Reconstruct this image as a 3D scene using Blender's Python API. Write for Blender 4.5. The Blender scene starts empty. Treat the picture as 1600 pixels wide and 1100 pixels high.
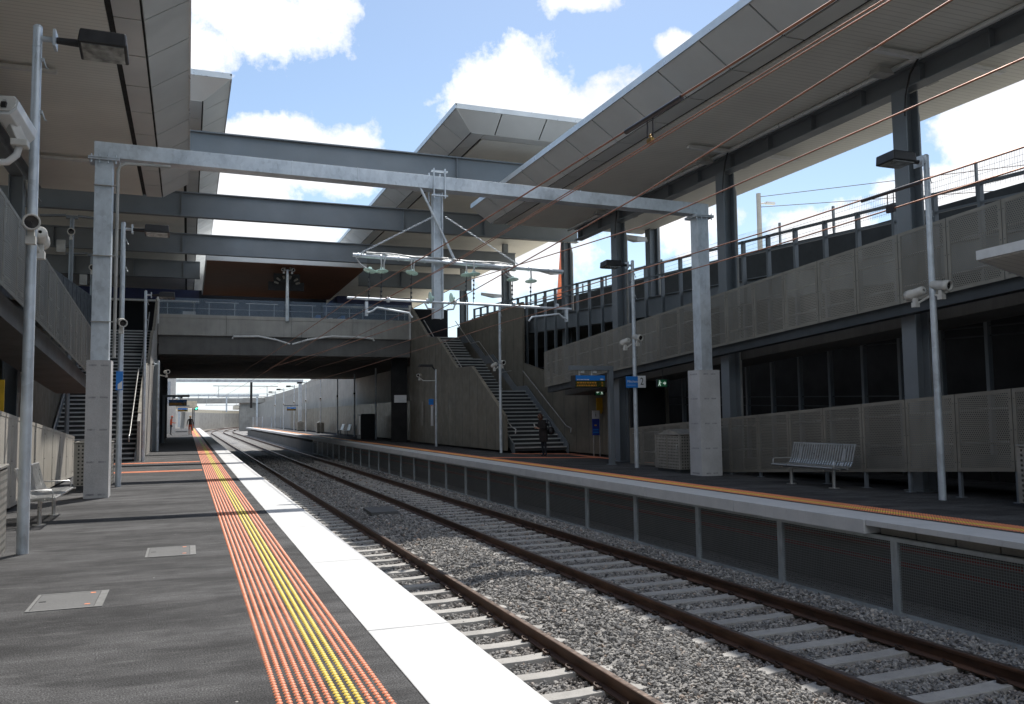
import bpy, bmesh, math, random
import numpy as np
from mathutils import Vector, Matrix
random.seed(7); rng = np.random.default_rng(11)
S = bpy.context.scene; COL = S.collection
R = math.radians

# ------------------------------------------------------------------ materials
class NT:
    def __init__(s, mat):
        s.t = mat.node_tree; s.n = s.t.nodes; s.l = s.t.links
    def node(s, kind, **kw):
        n = s.n.new(kind)
        for k, v in kw.items(): setattr(n, k, v)
        return n
    def put(s, sock, val):
        if isinstance(val, bpy.types.NodeSocket): s.l.new(val, sock)
        else: sock.default_value = val
    def math(s, op, a, b=0.0, c=None):
        n = s.node('ShaderNodeMath', operation=op); s.put(n.inputs[0], a); s.put(n.inputs[1], b)
        if c is not None: s.put(n.inputs[2], c)
        return n.outputs[0]
    def vmul(s, vec, k):
        n = s.node('ShaderNodeVectorMath', operation='MULTIPLY'); s.put(n.inputs[0], vec); s.put(n.inputs[1], k)
        return n.outputs[0]
    def noise(s, vec, scale, detail=4, rough=.55, out='Fac'):
        n = s.node('ShaderNodeTexNoise'); s.put(n.inputs['Vector'], vec); s.put(n.inputs['Scale'], scale)
        n.inputs['Detail'].default_value = detail; n.inputs['Roughness'].default_value = rough
        return n.outputs[out]
    def ramp(s, fac, stops):
        n = s.node('ShaderNodeValToRGB'); s.put(n.inputs[0], fac); e = n.color_ramp.elements
        while len(e) < len(stops): e.new(.5)
        for el, (p, c) in zip(e, stops):
            el.position = p; el.color = (c if isinstance(c, (tuple, list)) else (c, c, c)) + (1,) if not (isinstance(c, (tuple, list)) and len(c) == 4) else c
        return n.outputs[0]
    def mix(s, f, a, b, mode='MIX'):
        n = s.node('ShaderNodeMix', data_type='RGBA', blend_type=mode)
        s.put(n.inputs[0], f); s.put(n.inputs[6], a); s.put(n.inputs[7], b)
        return n.outputs[2]

def new(name):
    m = bpy.data.materials.new(name); m.use_nodes = True
    t = NT(m); b = t.n['Principled BSDF']
    return m, t, b
def c4(c): return (c[0], c[1], c[2], 1)
def mat(name, col, rough=.6, metal=0., var=.12, scale=3., bump=0., bscale=60., streak=0., spec=None, fine=0., fscale=200.):
    m, t, b = new(name)
    pos = t.node('ShaderNodeNewGeometry').outputs['Position']
    f = t.noise(pos, scale, 5)
    lo = tuple(x*(1-var*1.6) for x in col); hi = tuple(min(1, x*(1+var*1.6)) for x in col)
    c = t.ramp(f, [(.3, lo), (.7, hi)])
    if streak:
        sv = t.vmul(pos, (4, 4, .25)); g = t.noise(sv, 2.2, 4)
        c = t.mix(t.math('MULTIPLY', t.ramp(g, [(.42, 0.), (.68, 1.)]), streak), c, c4(tuple(x*.55 for x in col)))
    if fine:
        g = t.noise(pos, fscale, 2)
        c = t.mix(fine, c, t.ramp(g, [(.3, tuple(x*.35 for x in col)), (.7, tuple(min(1, x*1.7) for x in col))]))
    t.put(b.inputs['Base Color'], c); b.inputs['Metallic'].default_value = metal
    r = t.ramp(t.noise(pos, scale*2.3, 3), [(.3, max(.05, rough-.1)), (.7, min(1, rough+.1))])
    t.put(b.inputs['Roughness'], r)
    if spec is not None: b.inputs['Specular IOR Level'].default_value = spec
    if bump:
        bn = t.node('ShaderNodeBump'); bn.inputs['Distance'].default_value = bump; bn.inputs['Strength'].default_value = .8
        t.put(bn.inputs['Height'], t.noise(pos, bscale, 4)); t.l.new(bn.outputs[0], b.inputs['Normal'])
    return m
def emit(name, col, k):
    m, t, b = new(name); b.inputs['Base Color'].default_value = c4(col)
    b.inputs['Emission Color'].default_value = c4(col); b.inputs['Emission Strength'].default_value = k
    return m

def m_asphalt():
    m, t, b = new('asphalt'); pos = t.node('ShaderNodeNewGeometry').outputs['Position']
    sv = t.vmul(pos, (.45, 1.5, 1)); big = t.noise(sv, .8, 7, .62); mid = t.noise(pos, 4, 6, .65); fin = t.noise(pos, 95, 3, .7)
    c = t.ramp(big, [(.36, (.034, .034, .035)), (.5, (.07, .07, .071)), (.62, (.118, .118, .12))])
    c = t.mix(.3, c, t.ramp(mid, [(.35, (.04, .04, .041)), (.65, (.115, .115, .118))]))
    sc = t.noise(t.vmul(pos, (1.1, 7, 1)), 1.7, 8, .72)
    c = t.mix(t.math('MULTIPLY', t.ramp(sc, [(.53, 0.), (.68, 1.)]), .55), c, (.15, .15, .15, 1))
    dk = t.noise(t.vmul(pos, (.8, 2.2, 1)), 1.3, 5, .6); c = t.mix(t.math('MULTIPLY', t.ramp(dk, [(.5, 0.), (.62, 1.)]), .62), c, (.03, .03, .031, 1))
    c = t.mix(1., c, t.ramp(fin, [(.32, .25), (.5, .9), (.7, 2.3)]), 'MULTIPLY')
    sp = t.node('ShaderNodeTexVoronoi'); t.put(sp.inputs['Vector'], pos); sp.inputs['Scale'].default_value = 3.2
    c = t.mix(t.math('LESS_THAN', sp.outputs['Distance'], .028), c, (.34, .34, .32, 1))
    t.put(b.inputs['Base Color'], t.mix(1., c, (.98, .97, .96, 1), 'MULTIPLY')); b.inputs['Roughness'].default_value = .85; b.inputs['Specular IOR Level'].default_value = .25
    bn = t.node('ShaderNodeBump'); bn.inputs['Distance'].default_value = .006; t.put(bn.inputs['Height'], fin); t.l.new(bn.outputs[0], b.inputs['Normal'])
    return m
def m_stone(island):
    m, t, b = new('ballast_stone' if island else 'ballast_bed'); g = t.node('ShaderNodeNewGeometry'); pos = g.outputs['Position']
    if island: f = g.outputs['Random Per Island']
    else:
        v = t.node('ShaderNodeTexVoronoi'); t.put(v.inputs['Vector'], pos); v.inputs['Scale'].default_value = 22
        f = t.math('FRACT', t.math('MULTIPLY', v.outputs['Color'], 1.0))
    c = t.ramp(f, [(0, (.11, .108, .107)), (.3, (.2, .197, .195)), (.55, (.28, .275, .27)), (.8, (.37, .36, .345)), (.93, (.47, .455, .43)), (.97, (.38, .27, .2)), (1, (.58, .57, .55))])
    c = t.mix(.3, c, t.ramp(t.noise(pos, 90, 4), [(.3, (.12, .12, .12)), (.7, (.44, .435, .43))]))
    sp_ = t.node('ShaderNodeSeparateXYZ'); t.l.new(pos, sp_.inputs[0]); dm = None
    for rx in (3.92, 6.0, 7.67):
        q = t.math('ABSOLUTE', t.math('SUBTRACT', sp_.outputs['X'], rx)); dm = q if dm is None else t.math('MINIMUM', dm, q)
    c = t.mix(t.math('MULTIPLY', t.ramp(t.math('ADD', dm, t.math('MULTIPLY', t.noise(pos, 3, 3), .25)), [(.12, 1.), (.5, 0.)]), .45), c, (.15, .1, .075, 1))
    t.put(b.inputs['Base Color'], t.mix(1., c, (1.04, 1.02, .99, 1), 'MULTIPLY')); b.inputs['Roughness'].default_value = .85
    if not island:
        bn = t.node('ShaderNodeBump'); bn.inputs['Distance'].default_value = .03; t.put(bn.inputs['Height'], v.outputs['Distance']); t.l.new(bn.outputs[0], b.inputs['Normal'])
    return m
def m_galv(name='galvanised_steel', col=(.5, .54, .58), dark=.7):
    m, t, b = new(name); pos = t.node('ShaderNodeNewGeometry').outputs['Position']
    v = t.node('ShaderNodeTexVoronoi'); t.put(v.inputs['Vector'], t.vmul(pos, (1, 1, .6))); v.inputs['Scale'].default_value = 16
    f = t.math('ADD', t.math('MULTIPLY', t.math('FRACT', v.outputs['Color']), .2), t.math('MULTIPLY', t.noise(pos, 2.2, 6, .6), .85))
    c = t.ramp(f, [(.28, tuple(x*dark for x in col)), (.5, col), (.75, tuple(min(1, x*1.22) for x in col))])
    s = t.noise(t.vmul(pos, (2, 2, .5)), 1.6, 5); c = t.mix(t.math('MULTIPLY', t.ramp(s, [(.6, 0.), (.76, 1.)]), .3), c, c4(tuple(x*.5 for x in col)))
    t.put(b.inputs['Base Color'], c); b.inputs['Metallic'].default_value = .4
    t.put(b.inputs['Roughness'], t.ramp(f, [(.3, .34), (.7, .55)]))
    return m
def m_perf(name, col, pitch=.042, rad=.27, ax='Y'):
    m, t, b = new(name); g = t.node('ShaderNodeNewGeometry'); sp = t.node('ShaderNodeSeparateXYZ'); t.l.new(g.outputs['Position'], sp.inputs[0])
    u = t.math('DIVIDE', sp.outputs[ax], pitch); v = t.math('DIVIDE', sp.outputs['Z'], pitch*.866)
    row = t.math('FLOOR', v); off = t.math('MULTIPLY', t.math('FLOORED_MODULO', row, 2.0), .5)
    fu = t.math('SUBTRACT', t.math('FRACT', t.math('ADD', u, off)), .5); fv = t.math('MULTIPLY', t.math('SUBTRACT', t.math('FRACT', v), .5), .866)
    d = t.math('SQRT', t.math('ADD', t.math('MULTIPLY', fu, fu), t.math('MULTIPLY', fv, fv)))
    hole = t.math('LESS_THAN', d, rad)
    f = t.noise(t.vmul(g.outputs['Position'], (1, 1, .5)), 1.6, 5)
    oi = t.node('ShaderNodeObjectInfo'); tone = t.math('MULTIPLY_ADD', oi.outputs['Random'], .3, .85)
    cc = t.node('ShaderNodeCombineXYZ'); [t.l.new(tone, cc.inputs[k]) for k in range(3)]
    t.put(b.inputs['Base Color'], t.mix(1., t.ramp(f, [(.3, tuple(x*.84 for x in col)), (.7, tuple(x*1.15 for x in col))]), cc.outputs[0], 'MULTIPLY'))
    b.inputs['Metallic'].default_value = .3; b.inputs['Roughness'].default_value = .5
    tr = t.node('ShaderNodeBsdfTransparent'); mx = t.node('ShaderNodeMixShader'); t.put(mx.inputs[0], hole)
    t.l.new(b.outputs[0], mx.inputs[1]); t.l.new(tr.outputs[0], mx.inputs[2])
    t.l.new(mx.outputs[0], t.n['Material Output'].inputs['Surface'])
    return m
def m_mesh(name, col, pitch, wire, ax='Y', zpitch=None):
    m, t, b = new(name); g = t.node('ShaderNodeNewGeometry'); sp = t.node('ShaderNodeSeparateXYZ'); t.l.new(g.outputs['Position'], sp.inputs[0])
    a = t.math('LESS_THAN', t.math('FRACT', t.math('DIVIDE', sp.outputs[ax], pitch)), wire/pitch)
    zp = zpitch or pitch
    c = t.math('LESS_THAN', t.math('FRACT', t.math('DIVIDE', sp.outputs['Z'], zp)), wire/zp)
    w = t.math('MAXIMUM', a, c); b.inputs['Base Color'].default_value = c4(col); b.inputs['Metallic'].default_value = .4; b.inputs['Roughness'].default_value = .5
    tr = t.node('ShaderNodeBsdfTransparent'); mx = t.node('ShaderNodeMixShader'); t.put(mx.inputs[0], w)
    t.l.new(tr.outputs[0], mx.inputs[1]); t.l.new(b.outputs[0], mx.inputs[2])
    t.l.new(mx.outputs[0], t.n['Material Output'].inputs['Surface'])
    return m
def m_soffit(name, col, ribs=True):
    m, t, b = new(name); g = t.node('ShaderNodeNewGeometry'); pos = g.outputs['Position']
    sp = t.node('ShaderNodeSeparateXYZ'); t.l.new(pos, sp.inputs[0])
    f = t.noise(pos, .5, 4); c = t.ramp(f, [(.3, tuple(x*.9 for x in col)), (.7, tuple(x*1.08 for x in col))])
    w = t.math('FRACT', t.math('MULTIPLY', sp.outputs['Y'], 7.)); groove = t.math('LESS_THAN', w, .16)
    c = t.mix(t.math('MULTIPLY', groove, .3), c, c4(tuple(x*.4 for x in col)))
    t.put(b.inputs['Base Color'], c); b.inputs['Roughness'].default_value = .55
    if ribs:
        bn = t.node('ShaderNodeBump'); bn.inputs['Distance'].default_value = .02; t.put(bn.inputs['Height'], t.math('SUBTRACT', 1., groove)); t.l.new(bn.outputs[0], b.inputs['Normal'])
    return m
def m_wood(name, col):
    m, t, b = new(name); pos = t.node('ShaderNodeNewGeometry').outputs['Position']
    sp = t.node('ShaderNodeSeparateXYZ'); t.l.new(pos, sp.inputs[0])
    g = t.noise(t.vmul(pos, (.6, 6, 1)), 2, 5); c = t.ramp(g, [(.3, tuple(x*.6 for x in col)), (.7, tuple(x*1.25 for x in col))])
    gr = t.math('LESS_THAN', t.math('FRACT', t.math('MULTIPLY', sp.outputs['Y'], 5.)), .08)
    c = t.mix(t.math('MULTIPLY', gr, .7), c, (.01, .006, .004, 1)); t.put(b.inputs['Base Color'], c); b.inputs['Roughness'].default_value = .5
    return m
def m_conc(name, col, form=0., streak=.35):
    m, t, b = new(name); pos = t.node('ShaderNodeNewGeometry').outputs['Position']
    f = t.noise(pos, 1.1, 7, .62); c = t.ramp(f, [(.28, tuple(x*.72 for x in col)), (.52, col), (.75, tuple(min(1, x*1.22) for x in col))])
    g = t.noise(t.vmul(pos, (3, 3, .18)), 2.4, 5); c = t.mix(t.math('MULTIPLY', t.ramp(g, [(.48, 0.), (.72, 1.)]), streak), c, c4(tuple(x*.5 for x in col)))
    p = t.noise(pos, 55, 3); c = t.mix(.2, c, t.ramp(p, [(.3, tuple(x*.6 for x in col)), (.7, tuple(min(1, x*1.3) for x in col))]))
    t.put(b.inputs['Base Color'], c); b.inputs['Roughness'].default_value = .82
    bn = t.node('ShaderNodeBump'); bn.inputs['Distance'].default_value = .004; t.put(bn.inputs['Height'], p); t.l.new(bn.outputs[0], b.inputs['Normal'])
    return m
def m_glass(name, col, alpha):
    m, t, b = new(name); b.inputs['Base Color'].default_value = c4(col); b.inputs['Roughness'].default_value = .05; b.inputs['Alpha'].default_value = alpha
    return m
def m_white():
    m, t, b = new('white_coping'); pos = t.node('ShaderNodeNewGeometry').outputs['Position']
    f = t.noise(pos, 2.2, 6, .62); c = t.ramp(f, [(.25, (.56, .57, .57)), (.6, (.66, .66, .655))])
    sc = t.noise(t.vmul(pos, (2.5, 10, 1)), 3.1, 7, .7); c = t.mix(t.math('MULTIPLY', t.ramp(sc, [(.55, 0.), (.72, 1.)]), .45), c, (.46, .46, .45, 1))
    t.put(b.inputs['Base Color'], c); b.inputs['Roughness'].default_value = .7
    return m
def m_rail():
    m, t, b = new('rusty_rail'); pos = t.node('ShaderNodeNewGeometry').outputs['Position']
    f = t.noise(t.vmul(pos, (3, .7, 3)), 3, 6, .65)
    t.put(b.inputs['Base Color'], t.ramp(f, [(.25, (.035, .02, .014)), (.5, (.085, .042, .025)), (.75, (.15, .075, .042))]))
    b.inputs['Roughness'].default_value = .62; b.inputs['Metallic'].default_value = .2
    return m
K = {}
K['asphalt'] = m_asphalt(); K['stone'] = m_stone(True); K['bed'] = m_stone(False); K['white'] = m_white(); K['rail'] = m_rail()
K['railtop'] = mat('rail_running_surface', (.16, .12, .1), .38, .7, .2, 8)
K['galv'] = m_galv(col=(.57, .62, .66), dark=.7); K['galv_dark'] = m_galv('weathered_galvanised_steel', (.46, .5, .52), .7)
K['orange'] = mat('orange_tactile', (.84, .28, .14), .5, 0, .08, 12); K['yellow'] = mat('yellow_tactile', (.84, .62, .09), .5, 0, .07, 12)
K['sleeper'] = m_conc('sleeper_concrete', (.42, .405, .38), streak=.4); K['clip'] = mat('rail_clip_steel', (.05, .03, .022), .55, .4)
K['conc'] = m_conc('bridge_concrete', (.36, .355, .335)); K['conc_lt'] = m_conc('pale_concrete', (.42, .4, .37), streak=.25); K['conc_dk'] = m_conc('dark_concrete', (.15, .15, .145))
K['soil'] = m_conc('ground_soil', (.2, .17, .13))
K['clad'] = m_conc('fibre_cement_cladding', (.5, .5, .5), streak=.12); K['screw'] = mat('dirty_screw_row', (.33, .33, .34), .7, 0, .2, 20)
K['perf'] = m_perf('perforated_champagne_metal', (.27, .255, .22)); K['frame'] = mat('champagne_metal', (.27, .255, .22), .45, .35, .08, 2)
K['wallp'] = m_conc('pale_wall_panel', (.42, .39, .335), streak=.4); K['coverf'] = mat('cover_frame', (.2, .2, .195), .7, .2, .1, 12)
K['panel'] = mat('brown_metal_cladding', (.21, .192, .155), .5, .3, .09, 1.2, streak=.15)
K['steel'] = mat('blue_grey_painted_steel', (.185, .208, .228), .42, .1, .07, .8); K['dsteel'] = mat('dark_grey_painted_steel', (.045, .053, .06), .5, .1, .1, 2)
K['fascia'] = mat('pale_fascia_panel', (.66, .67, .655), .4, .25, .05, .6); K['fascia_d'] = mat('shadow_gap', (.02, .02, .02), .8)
K['trim'] = mat('aluminium_trim', (.62, .65, .66), .35, .4, .05, 2); K['soffit'] = m_soffit('ribbed_soffit', (.77, .765, .71)); K['roof'] = mat('roof_sheet', (.4, .42, .43), .5, .3)
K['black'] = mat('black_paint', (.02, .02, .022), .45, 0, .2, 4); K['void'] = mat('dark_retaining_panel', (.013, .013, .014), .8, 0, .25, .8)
K['pipe'] = mat('grey_pvc_pipe', (.4, .4, .38), .5); K['whitep'] = mat('white_painted_metal', (.66, .67, .66), .4, .1, .06, 5)
K['wire'] = mat('copper_wire', (.34, .16, .1), .45, .5, .2, 3); K['wire_d'] = mat('dark_wire', (.1, .07, .06), .5, .4)
K['splice'] = mat('splice_sleeve', (.06, .055, .06), .4, .3); K['brass'] = mat('brass_clamp', (.4, .25, .08), .4, .7)
K['glassins'] = m_glass('green_glass_disc', (.66, .9, .82), .8); K['cable'] = mat('grey_cable', (.48, .5, .5), .5)
K['stainless'] = mat('stainless_steel', (.48, .48, .47), .36, .7, .08, 6); K['lens'] = mat('black_lens', (.01, .01, .012), .1)
K['camw'] = mat('camera_housing', (.55, .54, .5), .4, 0, .05, 8); K['lampglass'] = mat('lamp_glass', (.42, .42, .39), .1, .5, .3, 9)
K['bin'] = mat('bin_metal', (.34, .33, .3), .45, .5, .1, 5); K['binner'] = mat('bin_liner', (.035, .035, .03), .7)
K['blue'] = mat('sign_blue', (.02, .2, .62), .4, 0, .04, 3); K['navy'] = mat('navy_board', (.02, .045, .3), .4, 0, .05, 3); K['signw'] = mat('sign_white', (.72, .73, .74), .4, 0, .04, 3)
K['navyband'] = mat('navy_fascia', (.012, .02, .075), .4); K['green'] = emit('exit_green', (.01, .12, .05), .12); K['exitw'] = emit('exit_pictogram', (.75, .9, .8), .25)
K['amber'] = emit('amber_leds', (.3, .13, .015), .12); K['olive'] = mat('display_glass', (.05, .055, .012), .3); K['siggreen'] = emit('signal_green', (.05, 1., .5), 6.)
K['ysign'] = mat('yellow_sign', (.7, .42, .02), .5); K['wood'] = m_wood('timber_lining', (.26, .115, .058)); K['cream'] = mat('cream_panel', (.62, .56, .44), .6)
K['glass'] = m_glass('tinted_glass', (.3, .4, .52), .2); K['dglass'] = mat('dark_glazing', (.008, .009, .012), .6, spec=.15)
K['step'] = mat('stair_tread', (.24, .25, .255), .7, .1, .12, 4); K['nosing'] = mat('stair_nosing', (.5, .52, .52), .55, .3, .08, 4); K['riser'] = mat('stair_riser', (.05, .052, .055), .8, 0, .1, 3)
K['screen'] = m_mesh('woven_wire_screen', (.3, .31, .31), .036, .009); K['fmesh'] = m_mesh('weld_mesh', (.25, .26, .27), .07, .008, 'Y', .16)
K['red'] = mat('red_conduit', (.3, .04, .03), .6); K['orangeband'] = mat('orange_boom', (.72, .18, .07), .5)
K['skin'] = mat('skin', (.45, .27, .19), .55); K['coat'] = mat('dark_coat', (.02, .016, .016), .85); K['jeans'] = mat('dark_trousers', (.015, .017, .024), .85)
K['hair'] = mat('brown_hair', (.09, .04, .025), .6); K['fair'] = mat('fair_hair', (.5, .33, .12), .6); K['shorts'] = mat('rust_shorts', (.45, .09, .04), .8); K['hivis'] = mat('hivis_orange', (.75, .15, .06), .7)
K['bag'] = mat('black_bag', (.01, .01, .012), .5); K['coverc'] = m_conc('cover_concrete', (.15, .15, .148), streak=.1); K['rough'] = m_conc('broken_concrete', (.34, .33, .3), streak=.3)

# ------------------------------------------------------------------ mesh builder
def V(*a): return Vector(a if len(a) > 1 else a[0])
class MB:
    def __init__(s): s.v = []; s.f = []; s.mi = []; s.sm = []
    def add(s, vs, fs, m=0, smooth=False):
        o = len(s.v); s.v += [tuple(p) for p in vs]
        for f in fs: s.f.append(tuple(i+o for i in f)); s.mi.append(m); s.sm.append(smooth)
        return s
    def hexa(s, p, m=0):
        return s.add(p, [(0,3,2,1), (4,5,6,7), (0,1,5,4), (1,2,6,5), (2,3,7,6), (3,0,4,7)], m)
    def box(s, x0, x1, y0, y1, z0, z1, m=0):
        return s.hexa([(x0,y0,z0),(x1,y0,z0),(x1,y1,z0),(x0,y1,z0),(x0,y0,z1),(x1,y0,z1),(x1,y1,z1),(x0,y1,z1)], m)
    def beam(s, p0, p1, w, h, m=0, up=(0,0,1)):
        p0, p1, up = V(p0), V(p1), V(up); d = (p1-p0).normalized(); r = d.cross(up)
        if r.length < 1e-4: r = d.cross(V(0,1,0))
        r.normalize(); u = r.cross(d); r *= w/2; u *= h/2
        return s.hexa([p0-r-u, p0+r-u, p1+r-u, p1-r-u, p0-r+u, p0+r+u, p1+r+u, p1-r+u], m)
    def ibeam(s, p0, p1, w, h, t=.03, m=0, up=(0,0,1)):
        p0, p1 = V(p0), V(p1); d = (p1-p0).normalized(); r = d.cross(V(up)).normalized(); u = r.cross(d)
        s.beam(p0+u*(h/2-t/2), p1+u*(h/2-t/2), w, t, m, up); s.beam(p0-u*(h/2-t/2), p1-u*(h/2-t/2), w, t, m, up)
        return s.beam(p0, p1, t*.7, h-2*t-.002, m, up)
    def prism(s, poly, vec, m=0, smooth=False):
        n = len(poly); a = [V(p) for p in poly]; b = [p+V(vec) for p in a]
        s.add(a+b, [(i, (i+1) % n, n+(i+1) % n, n+i) for i in range(n)], m, smooth)
        return s.add(a+b, [tuple(range(n-1, -1, -1)), tuple(range(n, 2*n))], m)
    def tube(s, pts, r, n=8, m=0, cap=True):
        pts = [V(p) for p in pts]; rs = r if isinstance(r, (list, tuple)) else [r]*len(pts)
        ring = []; prev = None
        for i, p in enumerate(pts):
            d = (pts[min(i+1, len(pts)-1)]-pts[max(i-1, 0)]).normalized()
            if prev is None: prev = d.orthogonal().normalized()
            prev = (prev-d*prev.dot(d)).normalized(); q = d.cross(prev)
            ring += [p+(prev*math.cos(2*math.pi*k/n)+q*math.sin(2*math.pi*k/n))*rs[i] for k in range(n)]
        fs = [(i*n+k, i*n+(k+1) % n, (i+1)*n+(k+1) % n, (i+1)*n+k) for i in range(len(pts)-1) for k in range(n)]
        s.add(ring, fs, m, True)
        if cap:
            o = len(pts)-1; s.add(ring[:n], [tuple(range(n-1, -1, -1))], m); s.add(ring[o*n:], [tuple(range(n))], m)
        return s
    def lathe(s, c, axis, prof, n=14, m=0):   # prof: (distance along axis, radius)
        c, a = V(c), V(axis).normalized(); p = a.orthogonal().normalized(); q = a.cross(p)
        ring = [c+a*h+(p*math.cos(2*math.pi*k/n)+q*math.sin(2*math.pi*k/n))*r for h, r in prof for k in range(n)]
        fs = [(i*n+k, i*n+(k+1) % n, (i+1)*n+(k+1) % n, (i+1)*n+k) for i in range(len(prof)-1) for k in range(n)]
        return s.add(ring, fs, m, True)
    def quad(s, a, b, c, d, m=0): return s.add([a, b, c, d], [(0,1,2,3)], m)
    def slab(s, pts, nrm, t, m=0):            # thin panel with real thickness
        return s.prism(pts, V(nrm).normalized()*t, m)
    def perf(s, o, u, v, W, H, n, k, hole, t, m=0):  # sheet with real square holes
        o, u, v = V(o), V(u), V(v); w = u.cross(v).normalized()*t
        def rect(a, b, c, d): s.prism([o+u*a+v*c, o+u*b+v*c, o+u*b+v*d, o+u*a+v*d], w, m)
        pu, pv = W/n, H/k; g = 0
        for j in range(k):
            zc = (j+.5)*pv; rect(0, W, g, zc-hole/2); g = zc+hole/2; x = 0
            for i in range(n): xc = (i+.5)*pu; rect(x, xc-hole/2, zc-hole/2, zc+hole/2); x = xc+hole/2
            rect(x, W, zc-hole/2, zc+hole/2)
        rect(0, W, g, H); return s
    def build(s, name, mats, parent=None, bevel=0):
        mats = mats if isinstance(mats, (list, tuple)) else [mats]
        if parent is None:
            a = np.array(s.v); off = V((a[:,0].min()+a[:,0].max())/2, (a[:,1].min()+a[:,1].max())/2, a[:,2].min())
        else:
            off = V(0,0,0); p = parent
            while p: off = off+p.location; p = p.parent
        me = bpy.data.meshes.new(name); me.from_pydata([(x-off.x, y-off.y, z-off.z) for x, y, z in s.v], [], s.f)
        for m in mats: me.materials.append(K[m] if isinstance(m, str) else m)
        me.polygons.foreach_set('material_index', s.mi); me.polygons.foreach_set('use_smooth', s.sm); me.update()
        o = bpy.data.objects.new(name, me); COL.objects.link(o)
        if parent is None: o.location = off
        else: o.parent = parent
        if bevel:
            b = o.modifiers.new('bevel', 'BEVEL'); b.width = bevel; b.segments = 2; b.limit_method = 'ANGLE'
        return o
def tag(o, label=None, cat=None, group=None, kind=None):
    if label: o['label'] = label
    if cat: o['category'] = cat
    if group: o['group'] = group
    if kind or cat: o['kind'] = kind or 'thing'
    return o
def thing(name, label, cat, loc=(0,0,0), group=None, kind=None):
    o = bpy.data.objects.new(name, None); COL.objects.link(o); o.location = loc; o.empty_display_size = .2
    return tag(o, label, cat, group, kind)
def copy_tree(o, parent=None):
    c = o.copy(); COL.objects.link(c)
    if parent: c.parent = parent
    for ch in list(o.children): copy_tree(ch, c)
    return c
def text(s, size, matn, parent, pos, right, up, align='CENTER', sx=1., name='lettering'):
    cu = bpy.data.curves.new(name, 'FONT'); cu.body = s; cu.size = size; cu.align_x = align; cu.align_y = 'CENTER'; cu.extrude = .002
    cu.materials.append(K[matn]); o = bpy.data.objects.new(name, cu); COL.objects.link(o)
    me = bpy.data.meshes.new_from_object(o.evaluated_get(bpy.context.evaluated_depsgraph_get())); bpy.data.objects.remove(o); o = bpy.data.objects.new(name, me); COL.objects.link(o)
    r, u = V(right).normalized(), V(up).normalized(); n = r.cross(u); off = V(0,0,0); p = parent
    while p: off = off+p.location; p = p.parent
    m = Matrix((r*sx, u, n)).transposed().to_4x4(); m.translation = V(pos)-off; o.parent = parent; o.matrix_local = m
    return o
def np_mesh(name, verts, faces, mats, parent=None, mi=None, smooth=False):
    me = bpy.data.meshes.new(name); nv, nf, k = len(verts), len(faces), faces.shape[1]
    me.vertices.add(nv); me.vertices.foreach_set('co', verts.astype(np.float32).ravel()); me.loops.add(nf*k); me.loops.foreach_set('vertex_index', faces.astype(np.int32).ravel())
    me.polygons.add(nf); me.polygons.foreach_set('loop_start', np.arange(0, nf*k, k, dtype=np.int32))
    for m in mats: me.materials.append(K[m])
    if mi is not None: me.polygons.foreach_set('material_index', mi.astype(np.int32))
    me.polygons.foreach_set('use_smooth', np.full(nf, smooth)); me.update(calc_edges=True); me.validate()
    o = bpy.data.objects.new(name, me); COL.objects.link(o)
    if parent: o.parent = parent
    return o

# ------------------------------------------------------------------ camera, light, sky
cam = bpy.data.cameras.new('camera'); co = bpy.data.objects.new('camera', cam); COL.objects.link(co); S.camera = co
cam.sensor_width = 36; cam.lens = 36*1325/1600; cam.clip_end = 5000; cam.clip_start = .05
rot = Matrix(((.93425, -.01498, -.35631), (-.35642, -.07311, -.93146), (-.0121, .99721, -.07364)))
co.matrix_world = Matrix.Translation((0, 0, 1.5)) @ rot.to_4x4()

sdir = V(.365, .62, 1.).normalized(); el = math.asin(sdir.z); az = math.atan2(sdir.x, sdir.y)
sl = bpy.data.lights.new('sun', 'SUN'); so = bpy.data.objects.new('sun', sl); COL.objects.link(so); so.location = (20, 30, 60)
so.rotation_euler = sdir.to_track_quat('Z', 'Y').to_euler(); sl.energy = 3.6; sl.angle = R(.53); sl.color = (1, .96, .9)
w = bpy.data.worlds.new('World'); S.world = w; w.use_nodes = True; t = NT(w); bg = t.n['Background']
sky = t.node('ShaderNodeTexSky', sky_type='NISHITA'); sky.sun_disc = False; sky.sun_elevation = el; sky.sun_rotation = az; sky.air_density = 1.; sky.dust_density = .3; sky.ozone_density = 1.
d = t.node('ShaderNodeTexCoord').outputs['Generated']
fb = t.noise(d, 9., 10, .62); fb2 = t.noise(d, 30., 7, .62)
CL = [((.062,.908,.43),(.1,.1,.06)), ((.0,.93,.39),(.06,.06,.05)), ((.10,.951,.285),(.14,.1,.045)), ((.03,.965,.26),(.1,.1,.06)), ((.335,.868,.352),(.1,.1,.05)), ((.41,.845,.325),(.08,.1,.04)), ((.425,.835,.345),(.06,.08,.035)), ((.30,.885,.352),(.06,.07,.035)),
      ((.40,.80,.455),(.045,.05,.02)), ((.496,.769,.403),(.022,.03,.016)), ((.775,.575,.27),(.09,.09,.08)), ((.72,.65,.225),(.06,.06,.03)), ((.64,.74,.2),(.07,.07,.035)), ((.384,.905,.185),(.1,.1,.05)), ((.526,.819,.229),(.07,.07,.05)), ((.06,.973,.2),(.16,.1,.06)),
      ((-.7,.4,.5),(.25,.25,.16)), ((-.4,-.6,.55),(.45,.4,.3)), ((.5,-.6,.6),(.4,.4,.3)), ((-.1,-.5,.85),(.4,.3,.2)), ((-.9,-.1,.4),(.25,.4,.2)), ((.9,-.2,.35),(.15,.3,.2))]  # unseen clouds outside the view, added to raise the ambient light
dens = None
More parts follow.
